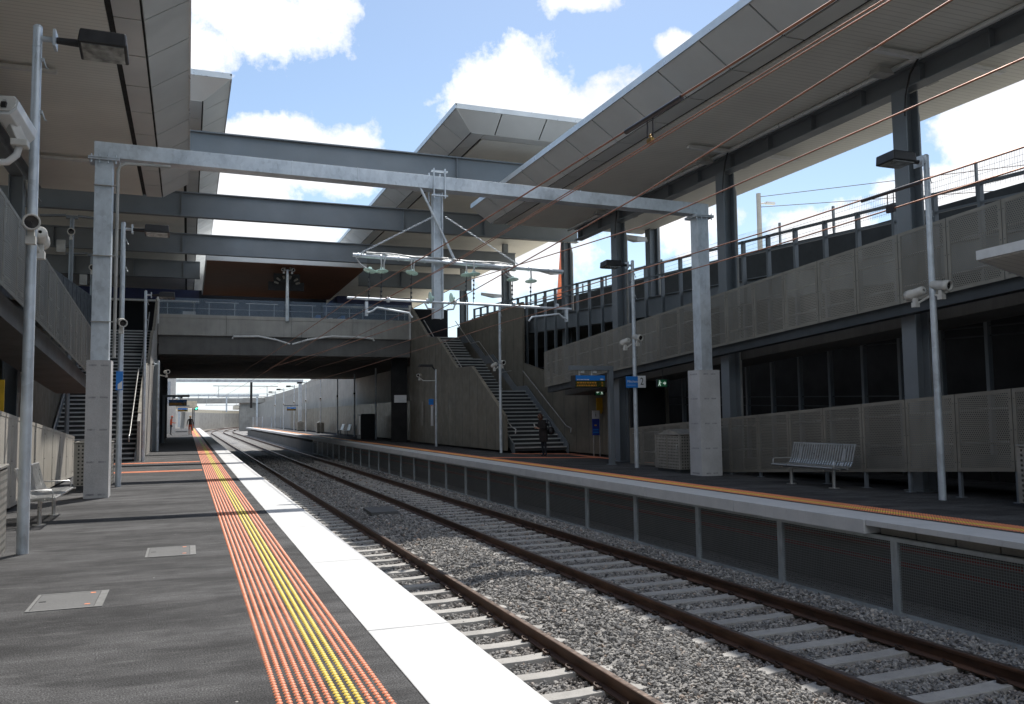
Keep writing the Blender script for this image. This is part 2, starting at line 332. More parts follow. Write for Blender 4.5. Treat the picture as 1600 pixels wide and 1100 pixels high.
for c, r in CL:
    a = t.node('ShaderNodeVectorMath', operation='SUBTRACT'); t.put(a.inputs[0], d); a.inputs[1].default_value = c
    b2 = t.node('ShaderNodeVectorMath', operation='DIVIDE'); t.l.new(a.outputs[0], b2.inputs[0]); b2.inputs[1].default_value = r
    ln = t.node('ShaderNodeVectorMath', operation='LENGTH'); t.l.new(b2.outputs[0], ln.inputs[0])
    v = t.math('SUBTRACT', 1.05, ln.outputs['Value']); dens = v if dens is None else t.math('MAXIMUM', dens, v)
dens = t.math('ADD', t.math('MAXIMUM', dens, -.6), t.math('ADD', t.math('MULTIPLY', t.math('SUBTRACT', fb, .5), 3.2), t.math('MULTIPLY', t.math('SUBTRACT', fb2, .5), .8)))
cov = t.ramp(dens, [(.08, 0.), (.2, .42), (.42, 1.)])
ccol = t.ramp(t.math('ADD', t.math('MULTIPLY', dens, .35), t.math('MULTIPLY', fb2, .4)), [(.15, (8.2, 8.4, 8.7)), (.42, (8.9, 8.95, 9.1)), (.7, (7.9, 8.0, 8.2)), (1., (6.6, 6.8, 7.1))])
sx = t.node('ShaderNodeSeparateXYZ'); t.l.new(d, sx.inputs[0])
lit = t.ramp(sx.outputs['Y'], [(0., 1.), (.35, 0.)]); lit = t.ramp(t.math('MULTIPLY_ADD', sx.outputs['Y'], -.5, .5), [(.35, 1.), (.7, 1.7)])  # extra brightness for unseen clouds behind the camera, added as fill light
ccol = t.mix(1., ccol, lit, 'MULTIPLY'); ccol = t.mix(1., ccol, t.ramp(t.noise(d, 8., 6, .55), [(.42, (1., 1., 1.)), (.68, (.78, .8, .84))]), 'MULTIPLY'); skc = t.mix(1., sky.outputs[0], (1.12, 1.1, 1.06, 1), 'MULTIPLY')
skc = t.mix(t.ramp(sx.outputs['Z'], [(0., .75), (.16, 0.)]), skc, (5.6, 6.6, 8.2, 1))
t.put(bg.inputs[0], t.mix(cov, skc, ccol)); bg.inputs[1].default_value = .102
S.view_settings.view_transform = 'Standard'; S.view_settings.look = 'None'; S.view_settings.exposure = .48; S.view_settings.gamma = 1
S.render.engine = 'CYCLES'; S.cycles.use_denoising = True; S.cycles.max_bounces = 8; S.cycles.transparent_max_bounces = 16; S.cycles.sample_clamp_indirect = 6

# ------------------------------------------------------------------ ground, track bed, platforms
def zr(x): return -.03*(x-9.35)
FLY = 150.                                   # straight to here, then a gentle right-hand curve
def off(y): return 0 if y < FLY else (y-FLY)**2/1000
tag(MB().box(-900, 900, -900, 2500, -2.4, -2.0).build('ground', 'soil'), kind='structure')
def hb(x):                                   # ballast surface height across the formation
    xs = [1.5, 4.25, 4.55, 5.0, 5.5, 5.75, 8.05, 8.4, 9.2]; zs = [-1.262, -1.258, -1.2, -1.165, -1.185, -1.238, -1.255, -1.21, -1.18]
    return np.interp(x, xs, zs)
ys = np.concatenate([np.arange(-30, 60, .5), np.arange(60, 420, 5)]); xs = np.arange(1.5, 9.61, .18)
gx, gy = np.meshgrid(xs, ys); gz = hb(gx)-.03+rng.normal(0, .006, gx.shape); gx = gx+np.vectorize(off)(gy)
vv = np.stack([gx, gy, gz], -1).reshape(-1, 3); nx, ny = len(xs), len(ys)
ii = (np.arange(ny-1)[:, None]*nx+np.arange(nx-1)[None]).ravel(); ff = np.stack([ii, ii+1, ii+nx+1, ii+nx], 1)
tag(np_mesh('track_bed', vv, ff, ['bed']), kind='structure')
wide = MB().box(-8, 1.5, 160, 420, -1.4, -1.26).box(9.6, 60, 160, 420, -1.4, -1.26); tag(wide.build('track_formation', 'bed'), kind='structure')

# stones
ico = bmesh.new(); bmesh.ops.create_icosphere(ico, subdivisions=1, radius=1); ico.faces.ensure_lookup_table()
bv = np.array([v.co[:] for v in ico.verts]); bf = np.array([[v.index for v in f.verts] for f in ico.faces]); ico.free()
variants = []
for k in range(8):
    q = bv*rng.uniform(.62, 1.2, (12, 1)); q = q*np.array([1, .75, .52])*rng.uniform(.85, 1.15, 3); variants.append(q)
def scatter(n, x0, x1, y0, y1, smin, smax):
    x = rng.uniform(x0, x1, n); y = rng.uniform(y0, y1, n); keep = np.ones(n, bool)
    for xc, ys0 in ((3.085, 2.6), (6.835, 4.4)):
        dy = np.abs((y-ys0+.3225) % .645-.3225); dx = np.abs(x-xc)
        keep &= ~((dy < .125) & (dx < 1.17+rng.normal(0, .04, n)) & (rng.random(n) < .965))
    x, y = x[keep], y[keep]; n = len(x); sz = rng.uniform(smin, smax, n)*rng.choice([.7, 1, 1, 1.35], n)
    z = hb(x)+rng.uniform(-.4, .35, n)*sz; a = rng.uniform(0, 2*np.pi, n); b = rng.normal(0, .55, n); c = rng.normal(0, .55, n)
    ca, sa, cb, sb, cc, sc = np.cos(a), np.sin(a), np.cos(b), np.sin(b), np.cos(c), np.sin(c)
    rm = np.stack([np.stack([ca*cb, ca*sb*sc-sa*cc, ca*sb*cc+sa*sc], -1), np.stack([sa*cb, sa*sb*sc+ca*cc, sa*sb*cc-ca*sc], -1), np.stack([-sb, cb*sc, cb*cc], -1)], 1)
    base = np.array(variants)[rng.integers(0, 8, n)]
    vs = np.einsum('nij,nkj->nki', rm, base)*sz[:, None, None]+np.stack([x, y, z], -1)[:, None]
    return vs.reshape(-1, 3), (bf[None]+12*np.arange(n)[:, None, None]).reshape(-1, 3)
sv, sf, o_ = [], [], 0
for args in [(30000, 1.8, 8.75, 2.2, 9, .019, .031), (30000, 1.8, 8.75, 9, 18, .024, .036), (24000, 1.8, 8.75, 18, 34, .034, .05), (12000, 1.8, 8.75, 34, 62, .05, .07)]:
    a, b = scatter(*args); sv.append(a); sf.append(b+o_); o_ += len(a)
tag(np_mesh('ballast_stones', np.concatenate(sv), np.concatenate(sf), ['stone']), 'loose grey crushed stone ballast between and around the rails', 'gravel', kind='stuff')

# platforms
pl = thing('platform', None, None, kind='structure')
MB().box(-14, 1.195, -30, 140, -.3, 0).box(-14, 1.55, -30, 140, -2, -.3, 1).build('paving', ['asphalt', 'conc'], pl)
mb = MB()
y = -29.96
while y < 140: mb.box(1.2, 1.79, y, y+2.988, -.17, .004); y += 3.0
mb.build('coping', 'white', pl, .006)
pr = thing('platform', None, None, kind='structure')
mb = MB().hexa([(9.355,-30,-.4),(18.5,-30,-.4),(18.5,140,-.4),(9.355,140,-.4),(9.355,-30,0),(18.5,-30,zr(18.5)),(18.5,140,zr(18.5)),(9.355,140,0)])
mb.box(10.6, 18.5, -30, 64, -2, -.4, 1).box(8.86, 18.5, 64, 140, -2, -.4, 1); mb.build('paving', ['asphalt', 'conc_dk'], pr)
mb = MB(); y = 9.3-3*13
while y < 9.2: mb.box(8.72, 9.35, y, y+2.99, -.075, .004); y += 3
y = 9.3
while y < 140: mb.box(8.7, 9.35, y, y+2.99, -.19, .004); y += 3
mb.build('coping', 'white', pr, .006)
mb = MB()
for k in range(28): mb.box(8.95, 9.5, 9.28-(k+1)*.62, 9.28-k*.62-.02, -.2-.004*(k % 3), -.08)
mb.build('edge_course', 'rough', pr, .012)
mb = MB(); mb.tube([(10.3, -8, -.62), (10.3, 60, -.62)], .05).tube([(10.25, -8, -.85), (10.25, 60, -.85)], .04); mb.build('service_pipe', 'red', pr)
# wire screens along the right platform face
k = 0; y = -2.82
while y < 63:
    mb = MB(); y1 = y+2.35; t_ = -.2
    mb.box(8.84, 8.9, y, y+.055, -1.24, t_).box(8.84, 8.9, y1-.055, y1-.004, -1.24, t_).box(8.84, 8.9, y+.055, y1-.055, -1.24, -1.18).box(8.84, 8.9, y+.055, y1-.055, t_-.055, t_)
    mb.quad((8.87, y+.05, -1.19), (8.87, y1-.05, -1.19), (8.87, y1-.05, t_-.05), (8.87, y+.05, t_-.05), 1)
    mb.build('wire_screen', ['galv_dark', 'screen'], pr); y = y1
# tactile studs
dome = [(0, 0, .0065)]; ring = []
for rr, zz in [(.0115, .0055), (.018, .0)]:
    ring += [(rr*math.cos(2*math.pi*i/8), rr*math.sin(2*math.pi*i/8), zz) for i in range(8)]
dv = np.array(dome+ring); df = np.array([[0, 1+i, 1+(i+1) % 8, 1+(i+1) % 8] for i in range(8)]+[[1+i, 9+i, 9+(i+1) % 8, 1+(i+1) % 8] for i in range(8)])
def studs(parent, x0, y0, y1, colours, zf, swap=False):
    n = int((y1-y0)/.05); m = len(colours); i, j = np.meshgrid(np.arange(m), np.arange(n), indexing='ij'); i, j = i.ravel(), j.ravel()
    px, py = x0+.05*(i+.5), y0+.05*(j+.5); cen = np.stack([px, py, zf(px)], -1)
    vs = (dv[None]*np.array([1, 1, 1.15])+cen[:, None]).reshape(-1, 3)
    # triangles near the pole written as quads with a repeated corner are split here
    tri = np.concatenate([df[:8, :3], df[8:, [0, 1, 2]], df[8:, [0, 2, 3]]]); fs = (tri[None]+17*np.arange(len(i))[:, None, None]).reshape(-1, 3)
    mi = np.repeat(np.array(colours)[i], len(tri)); return np_mesh('tactile_paving', vs, fs, ['orange', 'yellow'], parent, mi, True)
C12 = [0]*6+[1]*3+[0]*3
studs(pl, .45, 2.5, 40, C12, lambda x: 0*x+.001)
mb = MB()
for i, c in enumerate(C12): mb.box(.458+.05*i, .492+.05*i, 40, 139.5, .001, .006, c)
for yy in (26.15, 31.35):
    for q in range(12): mb.box(-2.1 if yy < 30 else -4.4, .42, yy+.05*q, yy+.05*q+.036, .001, .006, 0)
mb.build('tactile_paving', ['orange', 'yellow'], pl)
CR = [0]*3+[1]*3+[0]*6
studs(pr, 9.5, 3, 42, CR, lambda x: zr(x)+.001)
mb = MB()
for i, c in enumerate(CR): a = 9.508+.05*i; mb.hexa([(a,42,zr(a)),(a+.034,42,zr(a+.034)),(a+.034,139,zr(a+.034)),(a,139,zr(a)),(a,42,zr(a)+.006),(a+.034,42,zr(a)+.006),(a+.034,139,zr(a)+.006),(a,139,zr(a)+.006)], c)
def strip(mb, p0, p1, wd, n):
    p0, p1 = V(p0), V(p1); d = (p1-p0).normalized(); nrm = V(-d.y, d.x, 0)
    for q in range(n):
        a = nrm*(wd*(q+.1)/n); b = nrm*(wd*(q+.8)/n); P = [p0+a, p1+a, p1+b, p0+b]
        lo = [V(p.x, p.y, zr(p.x)) for p in P]; mb.hexa(lo+[p+V(0,0,.006) for p in lo], 0)
strip(mb, (12.4, 32.2, 0), (15.2, 32.2, 0), .6, 12); strip(mb, (10.2, 28.5, 0), (14.4, 28.5, 0), .6, 12); strip(mb, (14.5, 31.5, 0), (14.1, 24.6, 0), .45, 8)
mb.build('tactile_paving', ['orange', 'yellow'], pr)
# covers
for (x0, x1, y0, y1, lab) in [(-1.17, -.62, 7.68, 8.38, 'grey rectangular service cover in the asphalt, nearer the camera'), (-.41, .11, 10.13, 10.85, 'grey rectangular service cover in the asphalt, beside the orange tactile strip')]:
    tc = thing('service_cover', lab, 'access cover', ((x0+x1)/2, (y0+y1)/2, 0), 'service covers in the left platform')
    f = MB().box(x0, x1, y0, y0+.025, 0, .006).box(x0, x1, y1-.025, y1, 0, .006).box(x0, x0+.025, y0+.025, y1-.025, 0, .006).box(x1-.06, x1, y0+.025, y1-.025, 0, .006); f.build('frame', 'coverf', tc)
    f = MB().box(x0+.03, x1-.065, y0+.03, y1-.03, 0, .005).box(x0+.05, x0+.1, (y0+y1)/2, (y0+y1)/2+.03, .005, .007, 1).box(x1-.14, x1-.1, y1-.1, y1-.06, .005, .007, 2).box(x1-.14, x1-.1, y0+.12, y0+.15, .005, .007, 2)
    f.build('lid', ['coverc', 'black', 'orange'], tc)
tag(MB().prism([(4.65, 22.9, -1.3), (5.4, 22.9, -1.3), (5.5, 24.3, -1.3), (4.7, 24.3, -1.3)], (0, 0, .22)).build('cable_pit', 'coverc', bevel=.02), 'flat concrete pit lid lying in the ballast between the two tracks', 'pit lid')

# rails and sleepers
prof = [(-.07, 0), (.07, 0), (.07, .012), (.012, .035), (.012, .115), (.036, .125), (.036, .155), (.028, .16), (-.028, .16), (-.036, .155), (-.036, .125), (-.012, .115), (-.012, .035), (-.07, .012)]
def rail(x, lab):
    yy = [-30, 20, 60, 100, FLY]+list(range(160, 400, 10)); n = len(prof); vs = [(x+off(y)+px, y, -1.21+pz) for y in yy for px, pz in prof]
    mb = MB(); fs = [(i*n+k, i*n+(k+1) % n, (i+1)*n+(k+1) % n, (i+1)*n+k) for i in range(len(yy)-1) for k in range(n)]
    mb.add(vs, fs); mb.mi = [1 if (q % n) in (7,) else 0 for q in range(len(fs))]; mb.add(vs[:n], [tuple(range(n))])
    tag(mb.build('rail', ['rail', 'railtop']), lab, 'rail', 'rails of the two tracks')
rail(2.25, 'rusty rail hidden close under the white edge of the left platform'); rail(3.92, 'long rusty brown rail nearest the white edge of the left platform')
rail(6.0, 'rusty rail of the right track, on the sunlit ballast side'); rail(7.67, 'rusty rail nearest the wire screens of the right platform')
mb = MB()
def sect(x, y, wb, wt, z0, z1): return [(x, y-wb, z0), (x, y+wb, z0), (x, y+wt, z1), (x, y-wt, z1)]
st = [(-1.3, -.04), (-1.05, -.012), (-.92, .0), (-.75, .0), (-.5, -.014), (.5, -.014), (.75, 0), (.92, 0), (1.05, -.012), (1.3, -.04)]
vs = []
for sx_, dz in st: vs += sect(sx_, 0, .125, .1, -.16, dz)
mb.add(vs, [(i*4+k, (i+1)*4+k, (i+1)*4+(k+1) % 4, i*4+(k+1) % 4) for i in range(len(st)-1) for k in range(4)]+[(0, 1, 2, 3), (39, 38, 37, 36)])
sl0 = mb.build('sleeper', 'sleeper', bevel=.008); sl0.location = (0, 0, 0)
sme = sl0.data; bpy.data.objects.remove(sl0)
me2 = None
def clip_mesh():
    mb = MB()
    for s_ in (-1, 1):
        mb.tube([(s_*.02, .05, .012), (s_*.06, .055, .03), (s_*.1, .04, .05), (s_*.125, .0, .045), (s_*.11, -.05, .025), (s_*.07, -.055, .02), (s_*.055, -.02, .03), (s_*.06, .02, .035)], .011, 7)
        mb.box(s_*.095-.022, s_*.095+.022, -.03, .03, 0, .03)
    return mb
for tr, (xc, nm) in enumerate([(3.085, 'left'), (6.835, 'right')]):
    y = 2.6 if tr == 0 else 4.4; i = 0; far = MB()
    while y < 150:
        yy = y+random.uniform(-.02, .02)
        if i < 118:
            o = bpy.data.objects.new('sleeper', sme); COL.objects.link(o); o.location = (xc+random.uniform(-.015, .015), yy, -1.37); o.rotation_euler.z = random.uniform(-.006, .006)
            m_ = o.modifiers.new('bevel', 'BEVEL'); m_.width = .008; m_.segments = 2; m_.limit_method = 'ANGLE'
            tag(o, 'pale concrete sleeper half buried in the ballast under the %s track' % nm, 'sleeper', 'concrete sleepers under the %s track' % nm)
            if i < 24:
                for sx_ in (-.835, .835):
                    if me2 is None: c = clip_mesh().build('rail_clip', 'clip', o); me2 = c.data; c.location = (sx_, 0, .16); me2.transform(Matrix.Translation(o.location))
                    else: c = bpy.data.objects.new('rail_clip', me2); COL.objects.link(c); c.parent = o; c.location = (sx_, 0, .16)
        else: far.box(xc-1.3, xc+1.3, y-.11, y+.11, -1.33, -1.222)
        y += .645; i += 1
    tag(far.build('far_sleepers', 'sleeper'), 'distant concrete sleepers of the %s track beyond the concourse bridge' % nm, 'sleepers', kind='stuff')

# ------------------------------------------------------------------ overhead line portal
GY = 18.4
g = thing('overhead_line_portal', 'galvanised steel portal spanning both tracks and platforms with grey clad column feet', 'line portal', (5.2, GY, 0))
for nm, x, zb, zt in (('left', -1.62, 0, 6.66), ('right', 12.25, zr(12.25), 6.52)):
    mb = MB(); mb.box(x-.16, x+.16, GY-.17, GY+.17, zb, zt-.05)
    mb.box(x-.28, x+.28, GY-.26, GY+.26, zt-.05, zt-.02).box(x-.28, x+.28, GY-.26, GY+.26, zt-.015, zt+.015)
    for a in (-.22, -.08, .08, .22): mb.tube([(x+a, GY-.22, zt-.11), (x+a, GY-.22, zt+.06)], .016, 6)
    c = mb.build('column', 'galv', g, .006)
    mb = MB(); W_ = .215 if nm == 'left' else .3; H_ = 2.65
    mb.box(x-W_, x+W_, GY-.26, GY+.26, zb, zb+H_)
    for q in range(5):
        for s_ in (-1, 1): mb.box(x+s_*.105-.07, x+s_*.105+.07, GY-.262, GY-.26, zb+.05+q*.62, zb+.085+q*.62, 1)
        mb.box(x-W_-.002, x-W_, GY-.16, GY+.16, zb+.05+q*.62, zb+.085+q*.62, 1)
    mb.build('column_cladding', ['clad', 'screw'], c, .008)
mb = MB(); mb.tube([(-1.36, GY-.2, 2.7), (-1.36, GY-.2, 6.4), (-1.33, GY-.2, 6.52), (-1.2, GY-.2, 6.58), (-.4, GY-.2, 6.59)], .03)
for z in (3.4, 4.7, 6.1): mb.box(-1.79, -1.33, GY-.235, GY-.173, z, z+.012)
mb.build('cable_conduit', 'pipe', g)
zl, zrr = 6.685, 6.545
def bz(x): return zl+(zrr-zl)*(x+1.62)/13.87
mb = MB(); mb.hexa([(-1.8,GY-.17,zl),(12.43,GY-.17,zrr),(12.43,GY+.17,zrr),(-1.8,GY+.17,zl),(-1.8,GY-.17,zl+.31),(12.43,GY-.17,zrr+.29),(12.43,GY+.17,zrr+.29),(-1.8,GY+.17,zl+.31)])
for x in (-.35, 2.0, 3.4, 6.6, 8.8): mb.box(x, x+.012, GY-.176, GY+.176, bz(x)-.004, bz(x)+.314)
mb.build('cross_beam', 'galv', g, .008)
mb = MB(); mb.ibeam((5.25, GY, 3.68), (5.25, GY, 6.56), .22, .22, .022, 0, (1, 0, 0))
for s_ in (-1, 1): mb.box(5.25+s_*.13-.012, 5.25+s_*.13+.012, GY-.24, GY-.18, 6.4, 7.08).box(5.25+s_*.13-.012, 5.25+s_*.13+.012, GY+.18, GY+.24, 6.4, 7.08)
mb.box(5.06, 5.44, GY-.25, GY-.176, 6.44, 6.47).box(5.06, 5.44, GY-.25, GY-.176, 7.0, 7.03); mb.build('drop_post', 'galv', g)
MB().tube([(4.8, GY-.12, 6.68), (5.62, GY-.14, 5.02)], .03).build('diagonal_brace', 'galv', g)
mb = MB(); mb.tube([(3.3, GY-.16, 5.0), (8.3, GY-.16, 4.88)], .045, 10)
for x in (3.4, 3.9, 4.3, 4.9, 5.5, 6.1, 6.9, 7.4, 7.9): zz = 5-(x-3.3)*.024; mb.tube([(x, GY-.16, zz), (x+.03, GY-.16, zz-.001)], .058, 10)
mb.build('cross_arm', 'galv', g)
mb = MB()
for q in range(3):
    mb.tube([(x, GY-.2+.05*q, 5.07-(x-3.3)*.024+.018*math.sin(x*5+q*2)) for x in np.arange(3.6, 7.2, .18)], .016, 6)
mb.build('feeder_cable', 'cable', g)
mb = MB(); mb.tube([(3.18, GY-.16, 4.06), (8.5, GY-.16, 3.99)], .03, 10)
for x in (4.95, 5.58, 4.05, 7.0, 8.1): mb.tube([(x, GY-.16, 4.05), (x+.06, GY-.16, 4.05)], .06, 8)
mb.build('lower_pipe', 'galv', g)
def chain(p0, p1, n):
    mb = MB(); p0, p1 = V(p0), V(p1)
    for i in range(n):
        a = p0.lerp(p1, i/n); b = p0.lerp(p1, (i+1.25)/n); dd = (b-a).normalized(); s_ = dd.orthogonal().normalized() if i % 2 else dd.cross(dd.orthogonal()).normalized()
        m_ = a.lerp(b, .5); mb.tube([a, m_+s_*.022, b, m_-s_*.022, a], .008, 5, 0, False)
    return mb
chain((5.13, GY-.14, 5.99), (3.45, GY-.16, 5.04), 30).build('stay_chain', 'galv', g); chain((5.4, GY-.14, 6.0), (7.15, GY-.16, 5.0), 30).build('stay_chain', 'galv', g)
def insul(parent, c, axis, k=1.):
    o = MB().lathe(c, axis, [(-.03, .01), (-.03, .04), (-.012, .06), (-.006, .13*k), (.004, .145*k), (.016, .135*k), (.026, .07), (.05, .04), (.085, .036), (.085, .008)], 18).build('glass_insulator', 'glassins', parent); return o
loops = []
for i, (x, z) in enumerate([(3.66, 4.66), (3.93, 4.66), (4.6, 4.66), (5.88, 4.67), (6.06, 4.7), (7.0, 4.62), (7.46, 4.6)]):
    ax = (.25 if i in (0, 2) else 0, .15, 1); insul(g, (x, GY-.2, z), ax)
    mb = MB(); mb.tube([(x, GY-.2, z-.03), (x-.02, GY-.18, 4.05)], .009, 6)
    for q in range(5): zz = z-.12-q*.1; mb.tube([(x-.01, GY-.19, zz), (x-.01, GY-.19, zz-.04)], .022, 6)
    mb.build('hanger_rod', 'dsteel', g)
    mb = MB(); top = 5.02-(x-3.3)*.024; sw = -.13 if i in (0, 5) else .05
    mb.tube([(x+.0, GY-.22, z+.0), (x-.07+sw, GY-.26, z+.12), (x-.1+sw*1.6, GY-.24, z+.26), (x-.04+sw, GY-.2, top)], .018, 6)
    if i in (1, 2, 5): mb.tube([(x+.05, GY-.22, z), (x-.02+sw, GY-.27, z+.15), (x+.02+sw*1.2, GY-.22, top)], .018, 6)
    mb.build('jumper_loop', 'cable', g)
for x in (5.03, 5.52):
    insul(g, (x, GY-.16, 4.13), (1, 0, .1), .95)
mb = MB()
for s_ in (-1, 1): mb.tube([(5.25+s_*.36, GY-.2, 4.02), (5.25+s_*.3, GY-.24, 3.88), (5.25+s_*.14, GY-.26, 3.86)], .02, 7)
mb.build('jumper_loop', 'cable', g)
for x, s_ in ((4.02, -1), (7.95, 1)):
    mb = MB().box(x+s_*.42-.03, x+s_*.42+.03, GY-.2, GY-.12, 3.68, 3.99)
    mb.tube([(x+s_*.42, GY-.2, 3.74), (x+s_*.3, GY-.22, 3.78), (x+s_*.2, GY-.22, 3.86), (x-s_*.5, GY-.25, 3.76), (x-s_*.58, GY-.25, 3.66)], .022, 7)
    mb.build('registration_arm', 'galv', g)

# overhead wires (each a thing of its own)
def wire(pts, r, lab, m='wire', extra=None):
    root = thing('overhead_wire', lab, 'wire', (pts[0][0], 0, 0), 'overhead wires above the tracks')
    fine = []
    for a, b in zip(pts[:-1], pts[1:]):
        n = 8; sag = .0016*(b[1]-a[1])**2*.12
        fine += [(a[0]+(b[0]-a[0])*i/n, a[1]+(b[1]-a[1])*i/n, a[2]+(b[2]-a[2])*i/n-sag*4*(i/n)*(1-i/n)*.25) for i in range(n)]
    fine.append(pts[-1]); MB().tube(fine, r, 6).build('conductor', m, root)
    return root
far = [(GY+28, ), ]
w1 = wire([(3.18, -14, 3.75), (3.18, 3.5, 3.68), (3.18, 10.7, 3.78), (3.18, GY, 3.97), (3.18, 48.6, 4.3), (3.18, 78, 4.3), (3.18, 100, 4.6), (3.18, 150, 4.6)], .0085, 'copper messenger wire of the left track carrying a dark splice sleeve, highest of the bundle')
a, b = V(3.18, 4.95, 3.7), V(3.18, 5.75, 3.712)
MB().tube([a-V(0,0,.012), b-V(0,0,.012)], .021, 8).build('splice_sleeve', 'splice', w1)
mb = MB()
for y in (5.34, 5.42): mb.tube([(3.18, y, 3.7), (3.18, y+.005, 3.53)], .006, 6)
mb.build('dropper', 'splice', w1); MB().box(3.163, 3.197, 5.35, 5.42, 3.5, 3.54).box(3.17, 3.19, 5.37, 5.4, 3.543, 3.565).build('dropper_clamp', 'brass', w1, .01)
w2 = wire([(3.15, -14, 3.6), (3.15, 3.2, 3.5), (3.15, 10, 3.46), (3.13, GY, 3.56), (3.3, 48.6, 3.6), (3.18, 78, 3.6), (3.18, 150, 3.65)], .0048, 'twin copper contact wire of the left track, below the messenger wire')
MB().tube([(3.185, -14, 3.6), (3.185, 3.2, 3.5), (3.185, 10, 3.46), (3.12, GY, 3.56), (3.36, 48.6, 3.6), (3.16, 150, 3.65)], .0048, 6).build('conductor', 'wire', w2)
wire([(4.6, -14, 5.1), (4.8, 4.1, 4.27), (4.8, 8.5, 3.98), (5.0, GY, 3.72), (4.2, 48.6, 4.25)], .009, 'copper wire crossing between the tracks, ending beside the drop post', 'wire')
wire([(6.0, -14, 4.3), (6, 4.5, 4.2), (6, 10.5, 4.15), (6.0, GY, 4.6), (5.6, 48.6, 4.4)], .009, 'copper wire above the middle of the ballast, rising to a glass insulator of the portal', 'wire')
w5 = wire([(6.8, -14, 3.9), (6.8, 5.2, 3.78), (6.8, 8.8, 3.77), (6.9, GY, 3.95), (6.85, 48.6, 4.3), (6.83, 78, 4.3), (6.83, 100, 4.6), (6.83, 150, 4.6)], .0085, 'copper messenger wire of the right track, seen across the perforated ramp')
MB().tube([(6.8, 6.3, 3.765), (6.8, 7.1, 3.765)], .02, 8).build('splice_sleeve', 'splice', w5)
mb = MB()
for y in (6.66, 6.74): mb.tube([(6.8, y, 3.77), (6.8, y, 3.6)], .006, 6)
mb.box(6.78, 6.82, 6.65, 6.75, 3.55, 3.62); mb.build('dropper', 'splice', w5)
w6 = wire([(6.8, -14, 3.68), (6.8, 5.2, 3.6), (6.8, 8.7, 3.56), (6.78, GY, 3.62), (6.9, 48.6, 3.62), (6.83, 78, 3.6), (6.83, 150, 3.65)], .008, 'lowest copper contact wire above the right track')
mb = MB()
for y, z0, z1 in [(26, 4.05, 3.6), (34, 4.12, 3.6), (42, 4.2, 3.6)]: mb.tube([(3.18, y, z0+.0), (3.15, y, z1)], .006, 5)
mb.build('dropper', 'splice', w1)

# ------------------------------------------------------------------ platform posts with floodlights and cameras
def cctv(parent, p, dr, L=.34, r=.085, side=None):
    p, dr = V(p), V(dr).normalized(); mb = MB()
    mb.lathe(p-dr*L*.55, dr, [(0, .02), (0, r*.8), (.03, r*.92), (L*.72, r), (L*.74, r*1.12), (L*1.05, r*1.12), (L*1.05, r*.86), (L*.93, r*.84)], 16)
    mb.beam(p+V(0, 0, -r), p+V(0, 0, -r-.09), .07, .07, 0, (0, 1, 0)).box(p.x-.05, p.x+.05, p.y-.05, p.y+.05, p.z-r-.17, p.z-r-.08)
    if side: mb.tube([p+V(0, 0, -r-.12), V(side)], .022, 7)
    c = mb.build('security_camera', 'camw', parent)
    MB().lathe(p-dr*L*.55, dr, [(L*.945, .004), (L*.94, r*.84)], 16).build('lens_window', 'lens', c)
    return c
def flood(parent, top, dx, tilt=8, small=1.):
    x, y, z = top; s_ = 1 if dx > 0 else -1; mb = MB()
    mb.tube([(x, y, z-.06), (x+s_*.17, y, z-.06)], .035, 8).box(min(x+s_*.17, x+s_*.2), max(x+s_*.17, x+s_*.2), y-.1, y+.1, z-.16, z+.04); mb.build('lamp_bracket', 'galv', parent)
    MB().tube([(x+s_*.2, y, z-.06), (x+s_*.45, y, z-.06)], [.04, .05], 8).build('lamp_arm', 'black', parent)
    hx0 = x+s_*.44; hx1 = x+s_*.98*small if small != 1 else x+s_*.98
    ta = R(tilt); fy, fz = -math.cos(ta), math.sin(ta); ny_, nz_ = math.sin(ta), math.cos(ta); cy, cz = y, z-.07
    def q(x_, l, h): return (x_, cy+fy*l+ny_*h, cz+fz*l+nz_*h)
    a, b = min(hx0, hx1), max(hx0, hx1)
    h = MB().hexa([q(a, .22, -.08), q(b, .22, -.08), q(b, -.22, -.08), q(a, -.22, -.08), q(a+.02, .21, .1), q(b-.02, .21, .1), q(b-.02, -.21, .1), q(a+.02, -.21, .1)]).build('floodlight', 'black', parent, .02)
    MB().hexa([q(a+.04, .185, -.09), q(b-.04, .185, -.09), q(b-.04, -.185, -.09), q(a+.04, -.185, -.09), q(a+.04, .185, -.078), q(b-.04, .185, -.078), q(b-.04, -.185, -.078), q(a+.04, -.185, -.078)]).build('lamp_glass', 'lampglass', h)
def lamp_post(x, y, zb, zt, lab, dx=1, cams=(3.75,), head=True, grp=None, hooks=True):
    r = thing('lamp_post', lab, 'lamp post', (x, y, zb), grp); mb = MB()
    mb.tube([(x, y, zb), (x, y, zb+1.3), (x, y, zt)], [.065, .063, .05], 14); mb.tube([(x, y, zt-.01), (x, y, zt+.02)], [.054, .03], 12); mb.tube([(x, y, zt-.25), (x, y, zt-.24)], .056, 12); mb.build('pole', 'galv', r)
    mb = MB()
    if hooks:
        for z in (zt-.42, zt-1.05): mb = MB(); mb.box(x+.04, x+.075, y-.02, y+.02, z, z+.04).tube([(x+.07, y, z+.02), (x+.1, y, z-.07), (x+.12, y, z-.07)], .009, 6); mb.build('bracket', 'galv_dark', r)
    if head: flood(r, (x, y, zt-.08), dx, 9 if x < 0 and y < 15 else (5 if x < 0 else 3))
    for z in cams:
        cctv(r, (x+.02, y-.17, z+.04), (.15, -1, -.18), side=(x, y, z-.1)); cctv(r, (x+.06*(1 if x < 0 else -3), y+.22, z-.06), (-.1, 1, -.2), side=(x, y, z-.1))
    return r
GL = 'galvanised lamp posts along the platforms'
